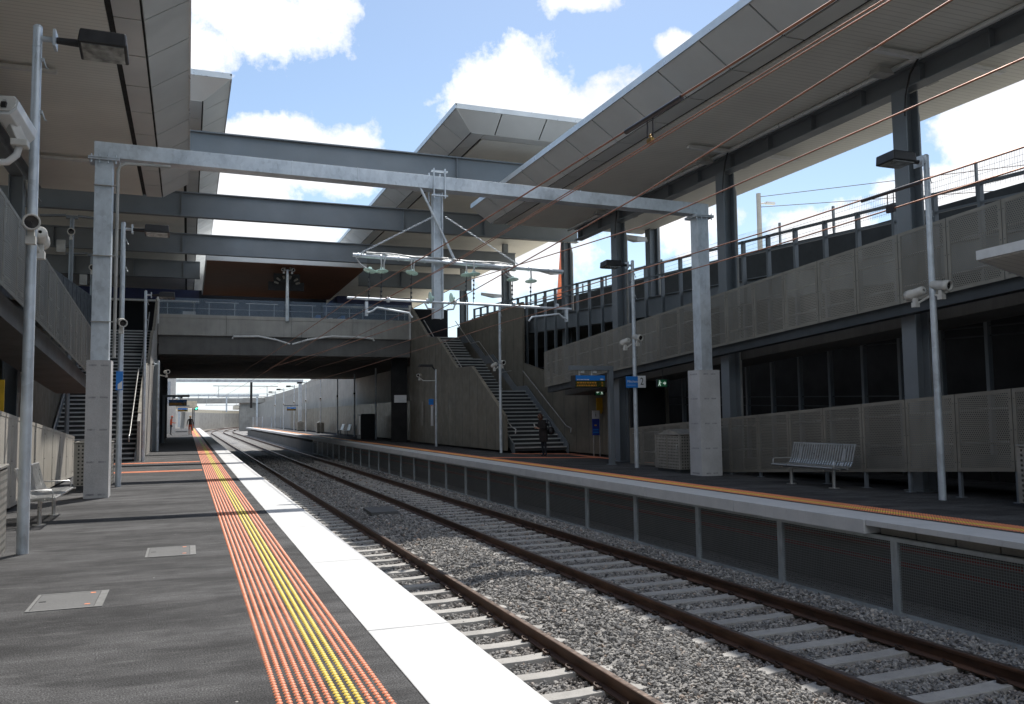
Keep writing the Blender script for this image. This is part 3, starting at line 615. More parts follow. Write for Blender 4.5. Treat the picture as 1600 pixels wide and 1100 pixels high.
lamp_post(-1.72, 11.05, 0, 6.14, 'galvanised post with black floodlight and two cameras, nearest on the left platform beside the bench', 1, (3.72,), True, GL)
p2 = lamp_post(-1.43, 21.0, 0, 5.98, 'galvanised post with black floodlight close behind the left portal column', 1, (), True, GL)
cctv(p2, (-1.42, 20.83, 3.68), (.3, -1, -.25), side=(-1.43, 21, 3.6)); sg = MB().box(-1.5, -1.36, 20.75, 20.81, 2.15, 2.57).build('station_sign', 'blue', p2)
MB().prism([(-1.46, 20.747, 2.17), (-1.37, 20.747, 2.17), (-1.37, 20.747, 2.36), (-1.46, 20.747, 2.28)], (0, -.002, 0)).build('sign_stripe', 'signw', sg)
lamp_post(-1.47, 33.0, 0, 6.1, 'galvanised post with camera at the foot of the left stair wall', 1, (), True, GL)
p3 = lamp_post(-1.3, 43.0, 0, 4.2, 'stout galvanised post with low lamp under the bridge edge on the left platform', -1, (), True, GL, False)
mb = MB(); mb.ibeam((-1.45, 43.3, 0), (-1.45, 43.3, 4.3), .16, .16, .02, 0, (0, 1, 0)); mb.build('stanchion', 'steel', p3)
cctv(p3, (-.95, 43, 3.7), (.5, -1, 0), side=(-1.3, 43, 3.55))
p4 = lamp_post(12.45, 11.4, zr(12.45), 6.1, 'galvanised post with black floodlight and two cameras, between the slatted bench and the right-hand bin', -1, (3.66,), True, GL)
p5 = lamp_post(12.25, 21.95, zr(12.25), 6.0, 'galvanised post carrying the blue platform two name sign', -1, (3.67,), True, GL)
sg = MB().box(11.9, 12.28, 21.83, 21.87, 2.24, 2.57).build('station_sign', 'blue', p5, .004); MB().box(12.28, 12.54, 21.83, 21.87, 2.24, 2.59).build('platform_number_plate', 'signw', sg, .004)
text('Mitcham', .1, 'signw', sg, (12.1, 21.827, 2.42), (1, 0, 0), (0, 0, 1)); text('2', .3, 'black', sg, (12.41, 21.827, 2.415), (1, 0, 0), (0, 0, 1), sx=.75)
MB().box(11.92, 12.2, 21.826, 21.829, 2.31, 2.318).build('sign_stripe', 'signw', sg)
lamp_post(12.2, 33.3, zr(12.2), 6.1, 'galvanised post with two cameras in front of the right stair wall end', -1, (3.65,), False, GL)
p6 = lamp_post(11.9, 42.1, zr(11.9), 3.85, 'short galvanised post with dark lamp head and white camera against the right stair wall', -1, (), False, GL, False)
MB().hexa([(11.0, 42.0, 3.98), (11.75, 42.0, 3.98), (11.75, 42.4, 4.0), (11.0, 42.4, 4.0), (11.1, 42.05, 4.12), (11.7, 42.05, 4.12), (11.7, 42.35, 4.14), (11.1, 42.35, 4.14)]).build('floodlight', 'black', p6)
MB().tube([(11.7, 42.2, 4.05), (11.9, 42.1, 3.8)], .04).build('lamp_arm', 'black', p6)
cctv(p6, (11.0, 42.0, 3.55), (-.8, -1, -.1)); MB().tube([(11.05, 42, 3.4), (11.2, 42, 3.28), (11.9, 42.1, 3.28)], .025, 7).build('camera_arm', 'whitep', p6); MB().box(11.5, 11.75, 42.05, 42.08, 2.05, 2.35).tube([(11.6, 42.09, 2.3), (11.9, 42.09, 2.3)], .015, 6).build('small_sign', 'blue', p6)
for i, (y, zt) in enumerate([(51, 4.8), (58, 4.8), (66, 4.8), (74, 4.8), (84, 5.4), (95, 5.4), (106, 5.4), (118, 5.4), (130, 5.4)]):
    nth = ['first', 'second', 'third', 'fourth', 'fifth', 'sixth', 'seventh', 'eighth', 'ninth'][i]
    q = lamp_post(11.9 if i < 1 else 12.1, y, zr(12), zt, 'slim grey post on the right platform, %s past the stair wall' % nth, -1, (), i > 3, 'slim posts under and beyond the bridge', False)
    if i > 1: cctv(q, (12.05, y-.2, 3.3), (-.2, -1, -.2), side=(12.1, y, 3.2))

# gooseneck camera at far left
gk = thing('gooseneck_camera', 'white rectangular camera on a white gooseneck arm at the left picture edge', 'security camera', (-2.6, 10, 0))
MB().tube([(-2.6, 10, 0), (-2.6, 10, 4.5)], .06, 12).build('pole', 'galv', gk)
MB().tube([(-2.6, 10, 4.16), (-2.0, 10, 4.17), (-1.8, 10, 4.2), (-1.72, 10, 4.28), (-1.69, 10, 4.4)], .036, 10).build('gooseneck_arm', 'whitep', gk)
ca = V(-1.8, 9.8, 4.74); dr = V(.24, 1, -.38).normalized(); si = dr.cross(V(0, 0, 1)).normalized(); up = si.cross(dr); L = .48
def oct_(c, w_, h_): return [c+si*a*w_+up*b*h_ for a, b in ((-.55, -1), (.55, -1), (1, -.35), (1, .5), (.6, 1), (-.6, 1), (-1, .5), (-1, -.35))]
hb_ = MB().prism(oct_(ca, .12, .12), dr*L).build('camera_housing', 'whitep', gk, .008)
MB().prism(oct_(ca-dr*.004+up*.012, .1, .095), dr*-.012).build('end_cap', 'camw', hb_, .004)
mb = MB(); q = ca-dr*.03; mb.beam(q+up*.01, q-up*.045, .05, .03, 0, dr); mb.tube([q+si*.015+up*.01, q+si*.015+up*.04, q-si*.015+up*.04, q-si*.015+up*.01], .006, 6, 1); mb.build('padlock', ['black', 'stainless'], hb_)
MB().beam(ca+dr*.2-up*.08, V(-1.69, 10, 4.42), .12, .1).box(-1.77, -1.61, 9.92, 10.08, 4.37, 4.44).build('swivel_bracket', 'camw', gk, .01)

# ------------------------------------------------------------------ furniture
def bench_proto():
    r = thing('bench', None, 'bench', (0, 0, 0))
    mb = MB(); n = 26
    for i in range(n):
        x = -.93+1.86*i/(n-1); pts = [(x, -.27, .435), (x, -.2, .445), (x, .1, .43), (x, .19, .45), (x, .25, .55), (x, .34, .88)]
        for a, b in zip(pts[:-1], pts[1:]): mb.beam(a, b, .034, .02, 0, (0, -.5, 1))
    mb.build('seat_slats', 'stainless', r)
    mb = MB(); mb.tube([(-.96, .35, .885), (.96, .35, .885)], .018).tube([(-.96, -.28, .43), (.96, -.28, .43)], .02).tube([(-.95, .1, .405), (.95, .1, .405)], .025).tube([(-.95, -.1, .405), (.95, -.1, .405)], .025); mb.build('rails', 'stainless', r)
    for x in (-.66, .66):
        mb = MB(); mb.tube([(x, 0, .01), (x, 0, .38)], .036, 10); mb.tube([(x, 0, .0), (x, 0, .014)], .11, 14); mb.beam((x, -.24, .39), (x, .2, .39), .05, .04); mb.beam((x, .2, .39), (x, .33, .8), .04, .03); mb.build('leg', 'stainless', r)
    for x in (-.95, .95):
        MB().tube([(x, -.25, .43), (x, -.25, .53), (x, -.22, .56), (x, .24, .56)], .011, 8).build('armrest', 'stainless', r)
    return r
b0 = bench_proto(); b0.location = (12.45, 14.75, zr(12.5)); b0.rotation_euler.z = R(-90); b0['group'] = 'slatted metal platform benches'; b0['label'] = 'slatted stainless steel bench in front of the perforated ramp on the right platform'
b1 = copy_tree(b0); b1.location = (-1.96, 14.6, 0); b1.scale = (1.05, .8, .92); b1.rotation_euler.z = R(90); b1['label'] = 'slatted stainless steel bench on the left platform behind the nearest lamp post'
def bin_proto(wd=.72):
    r = thing('litter_bin', None, 'bin', (0, 0, 0)); h = wd/2
    mb = MB()
    for o, u in (((-h, -.36, .1), (1, 0, 0)), ((h, -.36, .1), (0, 1, 0)), ((h, .36, .1), (-1, 0, 0)), ((-h, .36, .1), (0, -1, 0))):
        W_ = wd if u[0] else .72; uu = V(u); oo = V(o)+uu*.05
        mb.perf(oo, uu, (0, 0, 1), W_-.1, .88, max(6, round((W_-.1)/.075)), 11, .036, .004)
    for x in (-h, h-.05):
        for y in (-.36, .31): mb.box(x, x+.05, y, y+.05, .1, 1.0)
    mb.build('perforated_casing', 'bin', r)
    MB().box(-h+.06, h-.06, -.29, .29, .11, .97).build('inner_liner', 'binner', r)
    MB().box(-h+.05, h-.05, -.31, .31, 0, .1).build('plinth', 'dsteel', r)
    mb = MB(); mb.box(-h-.012, h+.012, -.372, .372, 1.0, 1.03); mb.prism([(-h*.8, -.3, 1.03), (h*.8, -.3, 1.03), (0, -.3, 1.15)], (0, .6, 0)); mb.build('lid', 'bin', r, .006)
    if wd > 1: MB().box(-.03, .03, -.372, -.361, .1, 1.0).build('door_stile', 'frame', r)
    MB().tube([(h*.9, -.365, .62), (h*.9, -.41, .62), (h*.9, -.41, .75), (h*.9, -.365, .75)], .009, 6).build('handle', 'stainless', r)
    return r
q0 = bin_proto(); q0.location = (-2.16, 10.3, 0); q0.rotation_euler.z = R(4); q0['group'] = 'perforated litter bins'; q0['label'] = 'perforated metal bin cut by the left picture edge, in front of the left bench'
for loc, rz, lab in [((-1.88, 20.6, 0), 0, 'perforated metal bin squeezed between the ramp wall and the left portal column'), ((12.86, 9.6, zr(13)), 0, 'perforated metal bin cut by the right picture edge beside the ramp'),
                     ((12.1, 84.3, zr(12)), 0, 'dark bin far along the right platform, next to the pale seats'), ((12.1, 100, zr(12)), 0, 'small grey bin far along the right platform, past the lit platform edge')]:
    c = copy_tree(q0); c.location = loc; c.rotation_euler.z = R(rz); c['label'] = lab
qb = bin_proto(1.25); qb.location = (12.42, 19.95, zr(12.4)); qb.rotation_euler.z = R(-90); qb['group'] = 'perforated litter bins'; qb['label'] = 'wide double-door perforated bin enclosure behind the right portal column'
for x, y, lab in ((12.3, 70.9, 'pale seat back, nearer one of the pair under the bridge'), (12.3, 74.1, 'pale seat back, farther one of the pair under the bridge')):
    r = thing('seat', lab, 'seat', (x, y, zr(x)), 'pale seats under the bridge')
    z = zr(x); MB().beam((x+.2, y, z+.45), (x+.35, y, z+.95), 1.3, .04, 0, (1, 0, 0)).build('backrest', 'signw', r); MB().box(x-.25, x+.2, y-.65, y+.65, z+.42, z+.45).build('seat_pan', 'stainless', r)
    mb = MB()
    for a in (-.5, .5): mb.box(x-.03, x+.03, y+a-.03, y+a+.03, z, z+.42)
    mb.build('legs_frame', 'dsteel', r)

def display(x, y, zb, dx, lab, H=2.98, thick=.11, n=1.4):
    r = thing('departure_display', lab, 'information display', (x, y, zb), 'hanging departure displays'); s_ = dx
    MB().box(x-.07, x+.07, y-.09, y+.09, zb, H-.14).box(x-.12, x+.12, y-.14, y+.14, zb, zb+.02).build('post', 'steel', r, .006)
    a, b = sorted((x+s_*n, x-s_*.07)); MB().box(a, b, y-.09, y+.09, H-.139, H).build('arm', 'steel', r, .006)
    c = x+s_*(n*.55); mb = MB()
    for q in (-.3, .12): mb.tube([(c+q, y, H-.14), (c+q, y, 2.68)], .025, 8).box(c+q+.03, c+q+.15, y-.05, y+.05, H-.22, H-.14)
    mb.build('hanger', 'whitep', r)
    k = MB().box(c-.52, c+.52, y-.16, y+.16, 2.3, 2.68).build('display_case', 'black', r, .006)
    MB().box(c-.5, c+.5, y-.166, y-.162, 2.52, 2.675).build('header_panel', 'blue', k); MB().box(c-.5, c+.5, y-.165, y-.162, 2.32, 2.515).build('screen', 'olive', k)
    mb = MB(); mw = MB()
    for row in range(2):
        xx = c-.46
        while xx < c+.2: l = random.uniform(.03, .08); mb.box(xx, xx+l, y-.168, y-.1655, 2.345+row*.085, 2.39+row*.085); xx += l+.022
        mb.box(c+.38, c+.42, y-.168, y-.1655, 2.345+row*.085, 2.39+row*.085)
    mb.build('amber_text', 'amber', k); xx = c-.46
    while xx < c-.05: l = random.uniform(.03, .07); mw.box(xx, xx+l, y-.169, y-.1665, 2.535, 2.56); xx += l+.02
    mw.box(c+.34, c+.44, y-.169, y-.1665, 2.535, 2.575); mw.build('header_text', 'signw', k)
    return r
display(12.35, 23.7, zr(12.3), -1, 'blue and amber departure display hanging from a bent grey post by the right stairs')
display(-1.4, 57, 0, 1, 'blue and amber departure display over the left platform in the bridge shadow', n=1.5)
display(-1.4, 103, 0, 1, 'small departure display far along the left platform, past the bridge', n=1.6)
display(12.6, 104, zr(12), -1, 'small departure display far along the right platform, past the bridge', n=1.9)
# information stand
r = thing('information_stand', 'white and blue help board on two thin posts beside the right stairs', 'sign', (14.95, 29.9, zr(15)))
for x in (14.8, 15.07): MB().tube([(x, 29.9, zr(x)), (x, 29.9, 1.62)], .022, 8).build('post', 'stainless', r)
k = MB().box(14.74, 15.04, 29.86, 29.885, 1.3, 1.62).build('header_panel', 'signw', r); text('i', .26, 'black', k, (14.89, 29.858, 1.46), (1, 0, 0), (0, 0, 1))
k = MB().box(14.74, 15.04, 29.86, 29.885, .66, 1.298).build('blue_board', 'navy', r); MB().box(14.77, 15.01, 29.856, 29.8595, .85, .9).box(14.77, 15.01, 29.856, 29.8595, .74, .8).box(14.83, 14.92, 29.856, 29.8595, 1.02, 1.07, 1).build('board_text', ['blue', 'ysign'], k)
# exit signs
def exit_sign(x, y, z, lab, hang, flip):
    r = thing('exit_sign', lab, 'exit sign', (x, y, z), 'green exit signs'); mb = MB().box(x-.21, x+.21, y-.04, y+.04, z, z+.25); mb.tube([(x, y, z+.25), (x, y, hang)], .012, 6); mb.build('case', 'dsteel', r)
    MB().box(x-.19, x+.12, y-.045, y-.0405, z+.02, z+.23).build('green_face', 'green', r)
    f = -1 if flip else 1; c = x-.035; mb = MB(); Y = y-.046
    def fl(pts): mb.prism([(c+f*a, Y, z+b) for a, b in pts], (0, -.003, 0))
    fl([(.02, .105), (.075, .105), (.075, .065), (.135, .125), (.075, .185), (.075, .145), (.02, .145)])
    fl([(-.12, .175), (-.085, .175), (-.085, .21), (-.12, .21)]); fl([(-.13, .1), (-.08, .09), (-.075, .17), (-.12, .165)]); fl([(-.13, .1), (-.1, .1), (-.135, .035), (-.155, .045)]); fl([(-.1, .1), (-.075, .095), (-.06, .035), (-.08, .035)]); fl([(-.08, .16), (-.04, .13), (-.035, .145), (-.075, .175)])
    mb.build('running_figure_and_arrow', 'exitw', r)
exit_sign(13.75, 22.9, 2.29, 'green exit sign with arrow pointing right, hung right of the station name sign', 3.2, False)
exit_sign(14.9, 29.5, 2.2, 'green exit sign half hidden behind the departure display post', 2.6, True)
exit_sign(-3.7, 17.0, 1.92, 'grey boxed exit sign above the left ramp wall, seen from the side', 2.9, True)
tag(MB().prism([(14.98, 29.95, 1.52), (15.2, 29.95, 1.5), (15.24, 29.95, 1.62), (15.24, 29.95, 2.12), (14.98, 29.95, 2.12)], (0, .03, 0)).build('warning_sign', 'ysign'), 'yellow upright sign on the dark wall above the blue help board', 'sign')
tag(MB().box(-3.62, -3.35, 19.0, 19.04, 1.5, 2.3).build('warning_sign', 'ysign'), 'yellow upright sign behind the nearest left lamp post', 'sign')
tag(MB().box(11.55, 12.3, 50.0, 50.04, 2.3, 2.75).build('notice_board', 'signw'), 'blank white notice panel on the dark wall under the bridge', 'notice board')
r = thing('ticket_machine', 'dark ticket machine with bright front standing under the bridge', 'ticket machine', (11.7, 60, zr(12)))
z = zr(11.7); MB().box(11.3, 12.3, 59.2, 60.6, z, z+1.75).build('cabinet', 'black', r, .03); MB().box(11.28, 11.298, 59.3, 59.9, z+.3, z+1.6).build('front_panel', 'whitep', r)
# lower fixtures on the right stair wall
tag(MB().box(12.31, 12.34, 44.2, 44.6, .95, 2.3).box(12.305, 12.31, 44.25, 44.55, 2.0, 2.25, 1).build('wall_poster', ['signw', 'orange']), 'narrow white poster with an orange heading on the right stair wall', 'poster')
tag(MB().box(12.31, 12.34, 46.2, 46.6, .95, 2.3).build('wall_poster', 'frame'), 'narrow grey framed poster case on the right stair wall, left of the white poster', 'poster')

# ------------------------------------------------------------------ platform canopies and the high roofs
def canopy(name, lab, xl, s, z, y0, y1, W, front=False, grp=None):
    r = thing(name, lab, 'canopy', (xl+s*3, (y0+y1)/2, z-.6), grp); X = lambda u: xl+s*u
    up1 = V(-s*.5, 0, .76).normalized()*-1 if False else V(s*.5, 0, .76).normalized(); yb = y0+(.8 if front else 0)
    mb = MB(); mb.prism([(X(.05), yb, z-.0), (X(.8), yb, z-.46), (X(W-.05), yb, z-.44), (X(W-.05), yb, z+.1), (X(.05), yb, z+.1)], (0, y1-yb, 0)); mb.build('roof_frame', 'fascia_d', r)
    a, b = sorted((X(0), X(W))); MB().box(a, b, y0, y1+.02, z+.101, z+.16).build('roof_sheet', 'roof', r)
    a, b = sorted((X(-.012), X(.035))); mb = MB().box(a, b, y0, y1+.01, z-.005, z+.165)
    if front: a, b = sorted((X(.036), X(W))); mb.box(a, b, y0-.012, y0+.035, z-.005, z+.165)
    mb.build('edge_trim', 'trim', r)
    mb = MB(); L = 1.64; y = y0
    while y < y1-.01:
        e = min(y+L-.04, y1); cut = .76 if (front and y == y0) else 0
        P = [V(X(.02), y, z), V(X(.02), e, z), V(X(.76), e, z-.5), V(X(.76), y+cut, z-.5)]
        mb.slab(P, V(s*.5, 0, .76), .03); y += L
    y = y0+(.76 if front else 0)
    while y < y1-.01:
        e = min(y+L-.04, y1); a, b = sorted((X(.81), X(1.26))); mb.box(a, b, y, e, z-.51, z-.48); y += L
    if front:
        u = .02; first = True
        while u < W-.05:
            e = min(u+L-.04, W); cut = .76 if first else 0; first = False
            mb.slab([V(X(u), y0+.02, z), V(X(u+cut), y0+.76, z-.5), V(X(e), y0+.76, z-.5), V(X(e), y0+.02, z)], V(0, .5, .76), .03); u += L
        a, b = sorted((X(1.28), X(W))); mb.box(a, b, y0+.785, y0+1.26, z-.51, z-.48)
    mb.build('fascia', 'fascia', r)
    a, b = sorted((X(1.37), X(W-.0))); MB().box(a, b, y0+(1.34 if front else .0), y1-.02, z-.5, z-.465).build('soffit', 'soffit', r)
    return r
cr = canopy('platform_canopy', 'long pale canopy with ribbed soffit over the right platform ramps', 9.59, 1, 9.05, -30, 29.1, 7.1, grp='low canopies over the platforms')
cl = canopy('platform_canopy', 'long pale canopy overhead at the left, over the left platform', -.06, -1, 9.05, -30, 28.8, 9, grp='low canopies over the platforms')
hr = canopy('high_roof', 'high pale roof with a folded corner beyond the right canopy', 8.1, 1, 11.6, 26.1, 80, 10.6, True, 'high roofs of the concourse')
hl = canopy('high_roof', 'high pale roof beyond the left canopy, its corner showing against the sky', 1.08, -1, 11.6, 26.0, 80, 14, True, 'high roofs of the concourse')
def hcol(parent, x, y, zb, zt, pipe=True, wd=.36):
    mb = MB(); mb.ibeam((x, y, zb), (x, y, zt), wd, wd, .03, 0, (1, 0, 0)); mb.box(x-.25, x+.25, y-.25, y+.25, zb, zb+.03); c = mb.build('column', 'steel', parent)
    if pipe: MB().tube([(x+.3, y-.02, zb), (x+.3, y-.02, zt-.5), (x+.2, y-.02, zt-.1)], .055, 10).build('downpipe', 'pipe', c)
    return c
GXR, GXL = 13.85, -4.4
mb = MB().ibeam((GXR, -30, 8.32), (GXR, 29.0, 8.32), .32, .44, .03)
for y in np.arange(-29, 29, 1.6): mb.box(GXR-.15, GXR+.15, y, y+.02, 8.13, 8.5)
mb.build('girder', 'steel', cr); MB().ibeam((GXL, -30, 8.32), (GXL, 28.7, 8.32), .32, .44, .03).build('girder', 'steel', cl)
MB().tube([(GXR-.4, -30, 8.48), (GXR-.4, 29, 8.48)], .06).build('gutter_pipe', 'trim', cr)
for y in (.3, 6.7, 13.15, 19.5, 25.8):
    hcol(cr, GXR, y, zr(GXR), 8.09); hcol(cl, GXL, y, 0, 8.09)
    for xx in (GXR-1.7, GXR+.6):
        k = MB().box(xx, xx+1.25, y-.9, y-.76, 8.42, 8.49).build('batten_light', 'whitep', cr, .015); MB().box(xx+.06, xx+1.19, y-.88, y-.78, 8.4, 8.419).build('diffuser', 'signw', k)
    for xx in (GXR-.75, GXR+.45): MB().hexa([(xx-.2,y-.3,8.3),(xx+.2,y-.3,8.3),(xx+.2,y,8.3),(xx-.2,y,8.3),(xx-.13,y-.25,8.44),(xx+.13,y-.25,8.44),(xx+.13,y,8.44),(xx-.13,y,8.44)]).build('bulkhead_light', 'pipe', cr)
    MB().tube([(GXR-.45, y-.8, 8.42), (GXR-.25, y-.4, 8.3), (GXR-.2, y-.22, 7.9), (GXR-.22, y-.2, 7.5)], .02, 6).build('power_cable', 'black', cr)
    MB().box(GXL+.6, GXL+1.85, y-.9, y-.76, 8.42, 8.49).build('batten_light', 'whitep', cl, .015)
by = (28.2, 36.1, 44.3, 52.2)
for i, y in enumerate(by):
    segs = [(-11, 17.2)] if i < 3 else [(-11, .55), (9.8, 17.2)]
    for j, (a, b) in enumerate(segs):
        mb = MB().ibeam((a, y, 10.1), (b, y, 10.1), .3, 1.0, .04)
        for xx in (-9, -6, -3, -.35, 8.75, 12.5):
            if a < xx < b: mb.box(xx-.012, xx+.012, y-.15, y+.15, 9.65, 10.56)
        lab = ['blue-grey roof beam across the gap, nearest and highest of the row', 'blue-grey roof beam across the gap, second of the row', 'blue-grey roof beam across the gap, just above the timber-lined roof', ''][i]
        if i == 3: lab = 'short blue-grey roof beam under the high roof left of the timber-lined roof' if j == 0 else 'short blue-grey roof beam under the high roof right of the timber-lined roof'
        tag(mb.build('roof_beam', 'steel'), lab, 'beam', 'blue-grey beams between the high roofs')
    for x, p in ((16.6, hr), (-9.5, hl)):
        c = hcol(p, x, y, 0, 9.58 if i < 3 or True else 0)
        if x > 0 and i < 3: MB().prism([(x-.25, y-.1, 8.05), (x-.75, y-.22, 8.02), (x-1.5, y-.1, 8.12), (x-.75, y+.1, 8.02)], (0, 0, .16)).tube([(x-.25, y, 8.1), (x-.1, y, 8.1)], .06).build('platform_light', 'whitep', c)
    MB().box(16.6-.14, 16.6+.14, y-.14, y+.14, 10.62, 11.1).build('roof_stub', 'steel', hr); MB().box(-9.64, -9.36, y-.14, y+.14, 10.62, 11.1).build('roof_stub', 'steel', hl)
r = thing('timber_lined_roof', 'flat floating roof with pale edge and dark red timber underside above the concourse bridge', 'roof', (5.2, 55, 10))
MB().box(.8, 9.55, 48.2, 62, 10.03, 10.36).build('fascia', 'fascia', r, .01); MB().box(.86, 9.49, 48.28, 61.9, 10.0, 10.028).build('timber_soffit', 'wood', r)
mb = MB()
for x in (2.0, 5.2, 8.4): mb.tube([(x, 55, 10.36), (x, 55, 10.9)], .07)
for x, y in ((2.6, 48.6), (7.4, 48.6)): mb.prism([(x-.14, y, 10.36), (x+.14, y, 10.36), (x+.3, y, 10.95), (x+.18, y, 10.95)], (0, .04, 0))
mb.build('hanger', 'dsteel', r)

# ------------------------------------------------------------------ ramps with perforated metal sides
def ramp(name, lab, x, side, pitch, y0, y1, zt, zbt, grp, sheet='perf', fr='frame', posts=False, deck=None, th=.012):
    """side +1: the platform lies toward -X of the panel plane."""
    r = thing(name, lab, 'ramp', (x, (y0+y1)/2, zbt((y0+y1)/2)), grp); y = y0
    while y < y1-.2:
        e = min(y+pitch, y1); g_ = .008; w = .065; A = lambda yy, zz: V(x, yy, zz); mb = MB()
        a, b = y+g_, e-g_; ta, tb, ba, bb = zt(a), zt(b), zbt(a), zbt(b)
        def strip_(p, q, rr, s_): mb.prism([p, q, rr, s_], (side*th, 0, 0))
        sl = lambda yy, z0: z0
        def lo(yy): return zbt(yy)
        def hi(yy): return zt(yy)
        strip_(A(a, lo(a)), A(a+w, lo(a+w)), A(a+w, hi(a+w)), A(a, hi(a))); strip_(A(b-w, lo(b-w)), A(b, lo(b)), A(b, hi(b)), A(b-w, hi(b-w)))
        strip_(A(a+w, lo(a+w)), A(b-w, lo(b-w)), A(b-w, lo(b-w)+w), A(a+w, lo(a+w)+w)); strip_(A(a+w, hi(a+w)-w), A(b-w, hi(b-w)-w), A(b-w, hi(b-w)), A(a+w, hi(a+w)))
        xx = x+side*th*.5
        mb.quad((xx, a+w, lo(a+w)+w), (xx, b-w, lo(b-w)+w), (xx, b-w, hi(b-w)-w), (xx, a+w, hi(a+w)-w), 1)
        for yy in (a+.03, b-.03):
            for fz in (.12, .5, .88): zz = lo(yy)+(hi(yy)-lo(yy))*fz; mb.box(min(x, x-side*.004), max(x, x-side*.004), yy-.008, yy+.008, zz-.008, zz+.008, 2)
        mb.build('perforated_panel', [fr, sheet, 'dsteel'], r)
        y = e
    y = y0
    while y < y1+.1:
        mb = MB(); zb = zbt(min(y, y1)); x0, x1 = sorted((x+side*.03, x+side*.09)); mb.box(x0, x1, y-.03, y+.03, (zr(x) if x > 0 else 0) if posts else zb+.02, zt(min(y, y1))-.03)
        if posts: mb.box(x0-.04, x1+.04, y-.07, y+.07, zr(x) if x > 0 else 0, (zr(x) if x > 0 else 0)+.012)
        y += pitch; mb.build('post', 'steel', r)
    mb = MB()
    for f in (.35, .95): mb.tube([(x+side*.14, y0, zbt(y0)+f), (x+side*.14, y1, zbt(y1)+f)], .022, 8)
    mb.build('handrail', 'stainless', r)
    if deck:
        xa, xb, t_ = deck
        a, b = sorted((xa, xb)); P = []
        MB().hexa([(a,y0,zbt(y0)-t_),(b,y0,zbt(y0)-t_),(b,y1,max(zbt(y1)-t_,-.2)),(a,y1,max(zbt(y1)-t_,-.2)),(a,y0,zbt(y0)+.1),(b,y0,zbt(y0)+.1),(b,y1,zbt(y1)+.1),(a,y1,zbt(y1)+.1)]).build('deck', 'conc_dk', r)
    return r
PT = 1.17; Y0 = 10.6-PT*12
gr_ = 'perforated metal ramps beside the platforms'
zt_l = lambda y: 1.86-.0599*(y-10.34)
ramp('ramp', 'lower perforated ramp behind the bench on the right platform', 13.26, 1, PT, Y0, 24.2, zt_l, lambda y: max(zt_l(y)-1.42, zr(13.3)+.02), gr_, posts=True, deck=(14.15, 15.4, .3))
zt_u = lambda y: 5.17-.0575*(y-10.34)
ramp('ramp', 'upper perforated ramp above the dark void on the right side', 13.26, 1, PT, Y0, 31.1, zt_u, lambda y: zt_u(y)-1.41, gr_, deck=(14.15, 15.4, .32))
MB().hexa([(13.36,Y0,zt_u(Y0)-1.62),(13.6,Y0,zt_u(Y0)-1.62),(13.6,31,zt_u(31)-1.62),(13.36,31,zt_u(31)-1.62),(13.36,Y0,zt_u(Y0)-1.36),(13.6,Y0,zt_u(Y0)-1.36),(13.6,31,zt_u(31)-1.36),(13.36,31,zt_u(31)-1.36)]).build('edge_beam', 'dsteel', bpy.data.objects['ramp.001'])
zt_ll = lambda y: 1.66-.0615*(y-15.32)
ramp('ramp', 'lower pale panelled ramp wall behind the bench on the left platform, lit by the sun', -2.75, -1, PT, 1.2, 24.9, zt_ll, lambda y: max(zt_ll(y)-1.55, .05), gr_, sheet='wallp', fr='wallp', deck=(-2.95, -4.1, .2))
zt_lu = lambda y: 5.09-.0603*(y-14.78)
ramp('ramp', 'upper perforated ramp descending away along the left side', -2.75, -1, PT, 1.2, 31, zt_lu, lambda y: zt_lu(y)-1.45, gr_, deck=(-2.95, -4.0, .3))
# rising walkways behind the ramps
zk = lambda y: 6.24+.0415*(y-11.5)
wk = thing('walkway', 'open railed walkway rising along the right side behind the perforated ramp', 'walkway', (15.6, 25, 4))
ya, yb = Y0, 47.
y = ya; n = 0
while y < yb:
    MB().box(15.54, 15.66, y-.04, y+.04, 0, zk(y)).build('mullion_post', 'steel', wk); y += PT; n += 1
mb = MB()
for dz, hh in ((0, .07), (-.42, .05)): mb.beam((15.6, ya, zk(ya)+dz-hh/2), (15.6, yb, zk(yb)+dz-hh/2), .06, hh)
mb.build('railing', 'steel', wk)
MB().ibeam((15.85, ya, zk(ya)-1.5), (15.85, yb, zk(yb)-1.5), .3, .72, .03).build('edge_girder', 'steel', wk)
MB().hexa([(16.05,ya,zk(ya)-1.5),(18.3,ya,zk(ya)-1.5),(18.3,yb,zk(yb)-1.5),(16.05,yb,zk(yb)-1.5),(16.05,ya,zk(ya)-1.2),(18.3,ya,zk(ya)-1.2),(18.3,yb,zk(yb)-1.2),(16.05,yb,zk(yb)-1.2)]).build('deck', 'conc_dk', wk)
mb = MB()
for q in (.9, 1.15, 2.4, 2.6): mb.beam((15.62, ya, q+.3), (15.62, yb, q+.3+.04*(yb-ya)*.5), .03, .03)
mb.build('cross_rail', 'dsteel', wk)
zq = lambda y: 5.85+.058*(y-26)
ramp('walkway', 'dark perforated walkway rising behind the upper ramp on the left', -3.75, -1, PT, 16, 46.5, zq, lambda y: zq(y)-1.35, None, fr='dsteel', sheet='dsteel', deck=(-3.95, -5.6, .3))['category'] = 'walkway'
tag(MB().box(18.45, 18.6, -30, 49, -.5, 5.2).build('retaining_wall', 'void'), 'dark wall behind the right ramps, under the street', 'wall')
tag(MB().prism([(18.6,-30,6.85),(18.6,19,6.9),(18.6,24,7.15),(18.6,42,7.7),(18.6,60,8.0),(18.6,60,5.21),(18.6,-30,5.21)], (.2, 0, 0)).build('street_parapet', 'dsteel'), 'dark solid parapet along the street edge above the right walkway', 'wall')
tag(MB().box(-6.0, -5.85, -30, 49, -.5, 6.5).build('retaining_wall', 'void'), 'dark wall behind the left ramps', 'wall')
